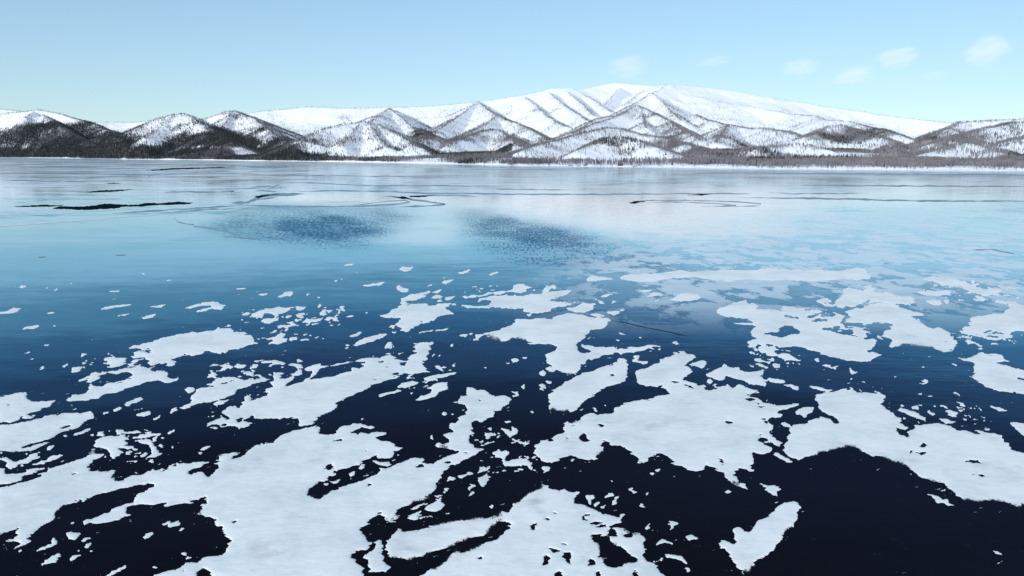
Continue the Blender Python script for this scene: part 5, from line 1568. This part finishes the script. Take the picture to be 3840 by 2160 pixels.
# --- contour mesh
gX, gY = ground(SX, SY)
nid = np.full((NY, NX), -1, np.int64)
nid[ins] = np.arange(ins.sum())
hdiff, vdiff = ins[:, 1:] != ins[:, :-1], ins[1:, :] != ins[:-1, :]
hid = np.full(hdiff.shape, -1, np.int64)
vid = np.full(vdiff.shape, -1, np.int64)
n0 = int(ins.sum())
hid[hdiff] = n0 + np.arange(hdiff.sum())
n1 = n0 + int(hdiff.sum())
vid[vdiff] = n1 + np.arange(vdiff.sum())
relief = 0.012 + 0.075 * thick * (0.8 + 0.4 * fbm(gX / 9.0, gY / 16.0, 461, 3))
co_n = np.stack([gX[ins], gY[ins], relief[ins]], 1)
r, c = np.where(hdiff)
ta = np.clip(field[r, c] / (field[r, c] - field[r, c + 1]), 0.02, 0.98)
ex, ey = ground(SX[r, c] + ta * CELL, SY[r, c])
lab_h = np.maximum(lab[r, c], lab[r, c + 1])
soft_h = soft_v[r, c]
co_h = np.stack([ex, ey, ex * 0 + 0.004], 1)
r, c = np.where(vdiff)
ta = np.clip(field[r, c] / (field[r, c] - field[r + 1, c]), 0.02, 0.98)
ex, ey = ground(SX[r, c], SY[r, c] + ta * CELL)
lab_v = np.maximum(lab[r, c], lab[r + 1, c])
soft_e = soft_v[r, c]
co_v = np.stack([ex, ey, ex * 0 + 0.004], 1)
CO = np.concatenate([co_n, co_h, co_v])
VL = np.concatenate([lab[ins], lab_h, lab_v])
VE = np.concatenate([edge_v[ins], edge_v[:, :-1][hdiff] * 0.5, edge_v[:-1][vdiff] * 0.5])
VS = np.concatenate([soft_v[ins], soft_h, soft_e]) * smooth(400, 4000, np.bincount(lab.ravel(), minlength=NC)[VL])
A, B, C_, D = nid[:-1, :-1], nid[:-1, 1:], nid[1:, 1:], nid[1:, :-1]
AB, DC, AD, BC = hid[:-1], hid[1:], vid[:, :-1], vid[:, 1:]
case = ins[:-1, :-1] * 1 + ins[:-1, 1:] * 2 + ins[1:, 1:] * 4 + ins[1:, :-1] * 8
ring_ids = [A, AD, D, DC, C_, BC, B, AB]
faces = {3: [], 4: [], 5: []}
# well inside a patch 8 x 8 cells become one face with all its rim vertices
K = 8
br, bc = (NY - 1) // K, (NX - 1) // K
blk = (case[:br * K, :bc * K].reshape(br, K, bc, K) == 15).all((1, 3))
bi, bj = np.where(blk)
case = case.copy()
sub_c = case[:br * K, :bc * K].reshape(br, K, bc, K)
sub_c[bi, :, bj, :] = 0
case[:br * K, :bc * K] = sub_c.reshape(br * K, bc * K)
rr0, cc0 = bi * K, bj * K
rim = [nid[rr0 + k, cc0] for k in range(K)] + [nid[rr0 + K, cc0 + k] for k in range(K)] + [nid[rr0 + K - k, cc0 + K] for k in range(K)] + [nid[rr0, cc0 + K - k] for k in range(K)]
faces[4 * K] = [np.stack(rim, 1)] if len(bi) else []
for k in range(1, 16):
    sel = case == k
    if not sel.any():
        continue
    if k == 5:
        sets = [[A, AD, AB], [C_, BC, DC]]
    elif k == 10:
        sets = [[B, AB, BC], [D, DC, AD]]
    else:
        a, b, cc_, d = k & 1, (k >> 1) & 1, (k >> 2) & 1, (k >> 3) & 1
        use = [a, a != d, d, d != cc_, cc_, cc_ != b, b, b != a]
        sets = [[ring_ids[i] for i in range(8) if use[i]]]
    for s in sets:
        faces[len(s)].append(np.stack([q[sel] for q in s], 1))
FL, FC, FK = [], [], []
for n, lst in faces.items():
    if lst:
        f = np.concatenate(lst)
        FL.append(f)
        FC.append(n)
# --- which pieces are things of their own
area = np.bincount(lab.ravel(), minlength=NC)
inframe = (SX >= 0) & (SX < 3840) & (SY < 2160)
area_in = np.bincount(lab[inframe].ravel(), minlength=NC)
area_in[0] = 0
cx_ = np.bincount(lab[inframe].ravel(), SX[inframe].ravel(), minlength=NC) / np.maximum(area_in, 1)
cy_ = np.bincount(lab[inframe].ravel(), SY[inframe].ravel(), minlength=NC) / np.maximum(area_in, 1)
name_of = {}
both = (lab > 0) & (own > 0) & inframe
pair, cnt = np.unique(own[both].astype(np.int64) * NC + lab[both], return_counts=True)
for p_, n_ in sorted(zip(pair, cnt), key=lambda q: -q[1]):
    kk, ll = keys[p_ // NC], int(p_ % NC)
    if ll not in name_of and kk not in name_of.values():
        name_of[ll] = kk
print('unnamed keys', set(NAMES) - set(name_of.values()))
order = np.argsort(-area_in)
things = [int(l) for l in order if l in name_of or area_in[l] > 26][:290]
things = sorted(set(things) | set(name_of), key=lambda l: -area_in[l])
ORD = ['', 'second', 'third', 'fourth', 'fifth', 'sixth', 'seventh', 'eighth', 'ninth', 'tenth', 'eleventh', 'twelfth', 'thirteenth', 'fourteenth', 'fifteenth', 'sixteenth', 'seventeenth', 'eighteenth', 'nineteenth', 'twentieth']
mains = [l for l in things if l in name_of]
ms = {}
for l in mains:
    rr, c2 = np.where(lab == l)
    if len(rr) > 1500:
        s = rng.choice(len(rr), 1500, replace=False)
        rr, c2 = rr[s], c2[s]
    ms[l] = np.stack([sxs[c2], sys_[rr] * 1.0], 1)
groups = {}
for l in things:
    if l in name_of:
        continue
    best = min(mains, key=lambda m: np.hypot(ms[m][:, 0] - cx_[l], ms[m][:, 1] - cy_[l]).min())
    q = ms[best]
    k = np.hypot(q[:, 0] - cx_[l], q[:, 1] - cy_[l]).argmin()
    ddx, ddy = cx_[l] - q[k, 0], cy_[l] - q[k, 1]
    side = ('right of' if ddx > 0 else 'left of') if abs(ddx) > 1.3 * abs(ddy) else ('below' if ddy > 0 else 'above')
    groups.setdefault((best, side), []).append((math.hypot(ddx, ddy), l))
label_of = {l: NAMES[name_of[l]][1] for l in mains}
for (m, side), lst in groups.items():
    for i, (d_, l) in enumerate(sorted(lst)):
        rr, c2 = np.where(lab == l)
        wdt, hgt = np.ptp(c2) + 1, np.ptp(rr) + 1
        shp = 'sliver of snow' if wdt > 3.2 * hgt else ('snow scrap' if wdt * hgt > 1800 else 'snow fleck')
        siz = 'tiny' if area_in[l] < 120 else ('small' if area_in[l] < 700 else 'ragged')
        near_ = 'closest' if i == 0 else (ORD[i] + ' closest' if i < 20 else f'{i + 1}th closest')
        label_of[l] = f'{siz} {shp}, {near_} {side} {NAMES[name_of[m]][0]}'
rank = np.full(NC, -1)
for i, l in enumerate(things):
    rank[l] = i
NT_ = len(things)
rank[rank < 0] = NT_                            # everything smaller is loose crumbs
used = np.zeros(len(CO), bool)
for f in FL:
    used[f.ravel()] = True
V_rank = np.where(used, rank[VL], NT_ + 1)
vo = np.argsort(V_rank, kind='stable')
bounds = np.searchsorted(V_rank[vo], np.arange(NT_ + 3))
local = np.empty(len(CO), np.int64)
local[vo] = np.arange(len(CO)) - bounds[V_rank[vo]]
parts_ = {i: ([], []) for i in range(NT_ + 1)}
for f, n in zip(FL, FC):
    fk = V_rank[f[:, 0]]
    fo = np.argsort(fk, kind='stable')
    fb = np.searchsorted(fk[fo], np.arange(NT_ + 2))
    for i in range(NT_ + 1):
        if fb[i + 1] > fb[i]:
            g = local[f[fo[fb[i]:fb[i + 1]]]]
            parts_[i][0].append(g.ravel())
            parts_[i][1].append(np.full(len(g), n))
for i in range(NT_ + 1):
    vs = vo[bounds[i]:bounds[i + 1]]
    if not len(vs) or not parts_[i][0]:
        continue
    co = CO[vs]
    org = np.array([co[:, 0].mean(), co[:, 1].mean(), 0.0]) if i < NT_ else np.zeros(3)
    me = new_mesh('snow_patch' if i < NT_ else 'snow_crumbs', co - org, np.concatenate(parts_[i][0]), np.concatenate(parts_[i][1]), M_SNOW,
                  dict(edge=VE[vs], soft=VS[vs]))
    if i < NT_:
        link('snow_patch', me, None, tuple(org), label=label_of[things[i]], category='snow patch', group='snow patches lying on the frozen lake')
    else:
        link('snow_crumbs', me, None, None, kind='stuff', label='loose crumbs of snow strewn between the patches', category='snow')
print('snow pieces', NC, 'things', NT_, 'verts', len(CO))

# ---------------------------------------------------------------------------------------------
# 8. CLOUDS
# ---------------------------------------------------------------------------------------------
def cloud(fx, fy, w, h, dens, seed, label, dist=16000.0, tilt=0.0):
    X, Y, Z = at_depth(fx * 3840 / 2576, fy * 3840 / 2576, dist)
    k = dist / FPX * (1024 / 2576)
    t = NT('cloud_vapour')
    tc = t.new('TexCoord').outputs['Object']
    ln = t.new('VectorMath', operation='LENGTH')
    t.l.new(tc, ln.inputs[0])
    va = t.new('VectorMath', operation='ADD')
    t.l.new(tc, va.inputs[0])
    va.inputs[1].default_value = (seed * 3.7, seed * 1.3, seed * 2.1)
    n = t.noise(va.outputs[0], 2.3, 9, 0.7, (0.7, 1, 1.5))
    d = t.math('SUBTRACT', 1.0, ln.outputs['Value'])
    d = t.math('ADD', d, t.math('MULTIPLY', t.math('SUBTRACT', n, 0.5), 3.2))
    d = t.math('MULTIPLY', t.rng(d, 0.0, 0.8), t.rng(ln.outputs['Value'], 0.98, 0.55))
    pv = t.new('VolumePrincipled')
    pv.inputs['Color'].default_value = (0.97, 0.95, 0.95, 1)
    pv.inputs['Anisotropy'].default_value = -0.35
    t.put(pv.inputs['Density'], t.math('MULTIPLY', d, dens * 1.1))
    m = t.done(None, pv.outputs[0])
    nu, nv = 20, 10
    U, V = np.meshgrid(np.arange(nu) / nu * 2 * math.pi, np.linspace(-math.pi / 2, math.pi / 2, nv))
    co = np.stack([np.cos(U) * np.cos(V), np.sin(U) * np.cos(V), np.sin(V)], -1).reshape(-1, 3)
    i = np.arange(nv - 1)[:, None] * nu + np.arange(nu)[None]
    j = np.arange(nv - 1)[:, None] * nu + (np.arange(nu) + 1)[None] % nu
    o = link('cloud', new_mesh('cloud', co, np.stack([i, j, j + nu, i + nu], -1).reshape(-1), np.full(nu * (nv - 1), 4), m), None, (X, Y, Z),
             label=label, category='cloud', group='faint clouds over the mountains')
    o.scale = (w * k * 0.66, w * k / 3, h * k * 0.72)
    o.rotation_euler = (0, -tilt, 0)
    return o


CL = [(1578, 168, 96, 60, 0.0013, 1, 'faint white puff of cloud directly above the highest summit', 0.1), (1800, 154, 90, 26, 0.0007, 2, 'barely visible thin cloud, second from the left, right of the summit', 0.15),
      (2012, 170, 92, 42, 0.0012, 3, 'small faint cloud at the middle of the row of clouds', 0.1), (2150, 190, 110, 44, 0.0010, 4, 'faint cloud below and left of the pinkish cloud', 0.25),
      (2258, 145, 104, 50, 0.0014, 5, 'faint pinkish cloud second from the right edge', 0.2), (2484, 128, 110, 62, 0.0017, 6, 'brightest cloud, nearest the right edge', 0.3), (2350, 190, 70, 22, 0.0007, 7, 'dim wisp of cloud below the two brightest clouds at right', 0.15)]
for a in CL:
    cloud(*a[:7], tilt=a[7])
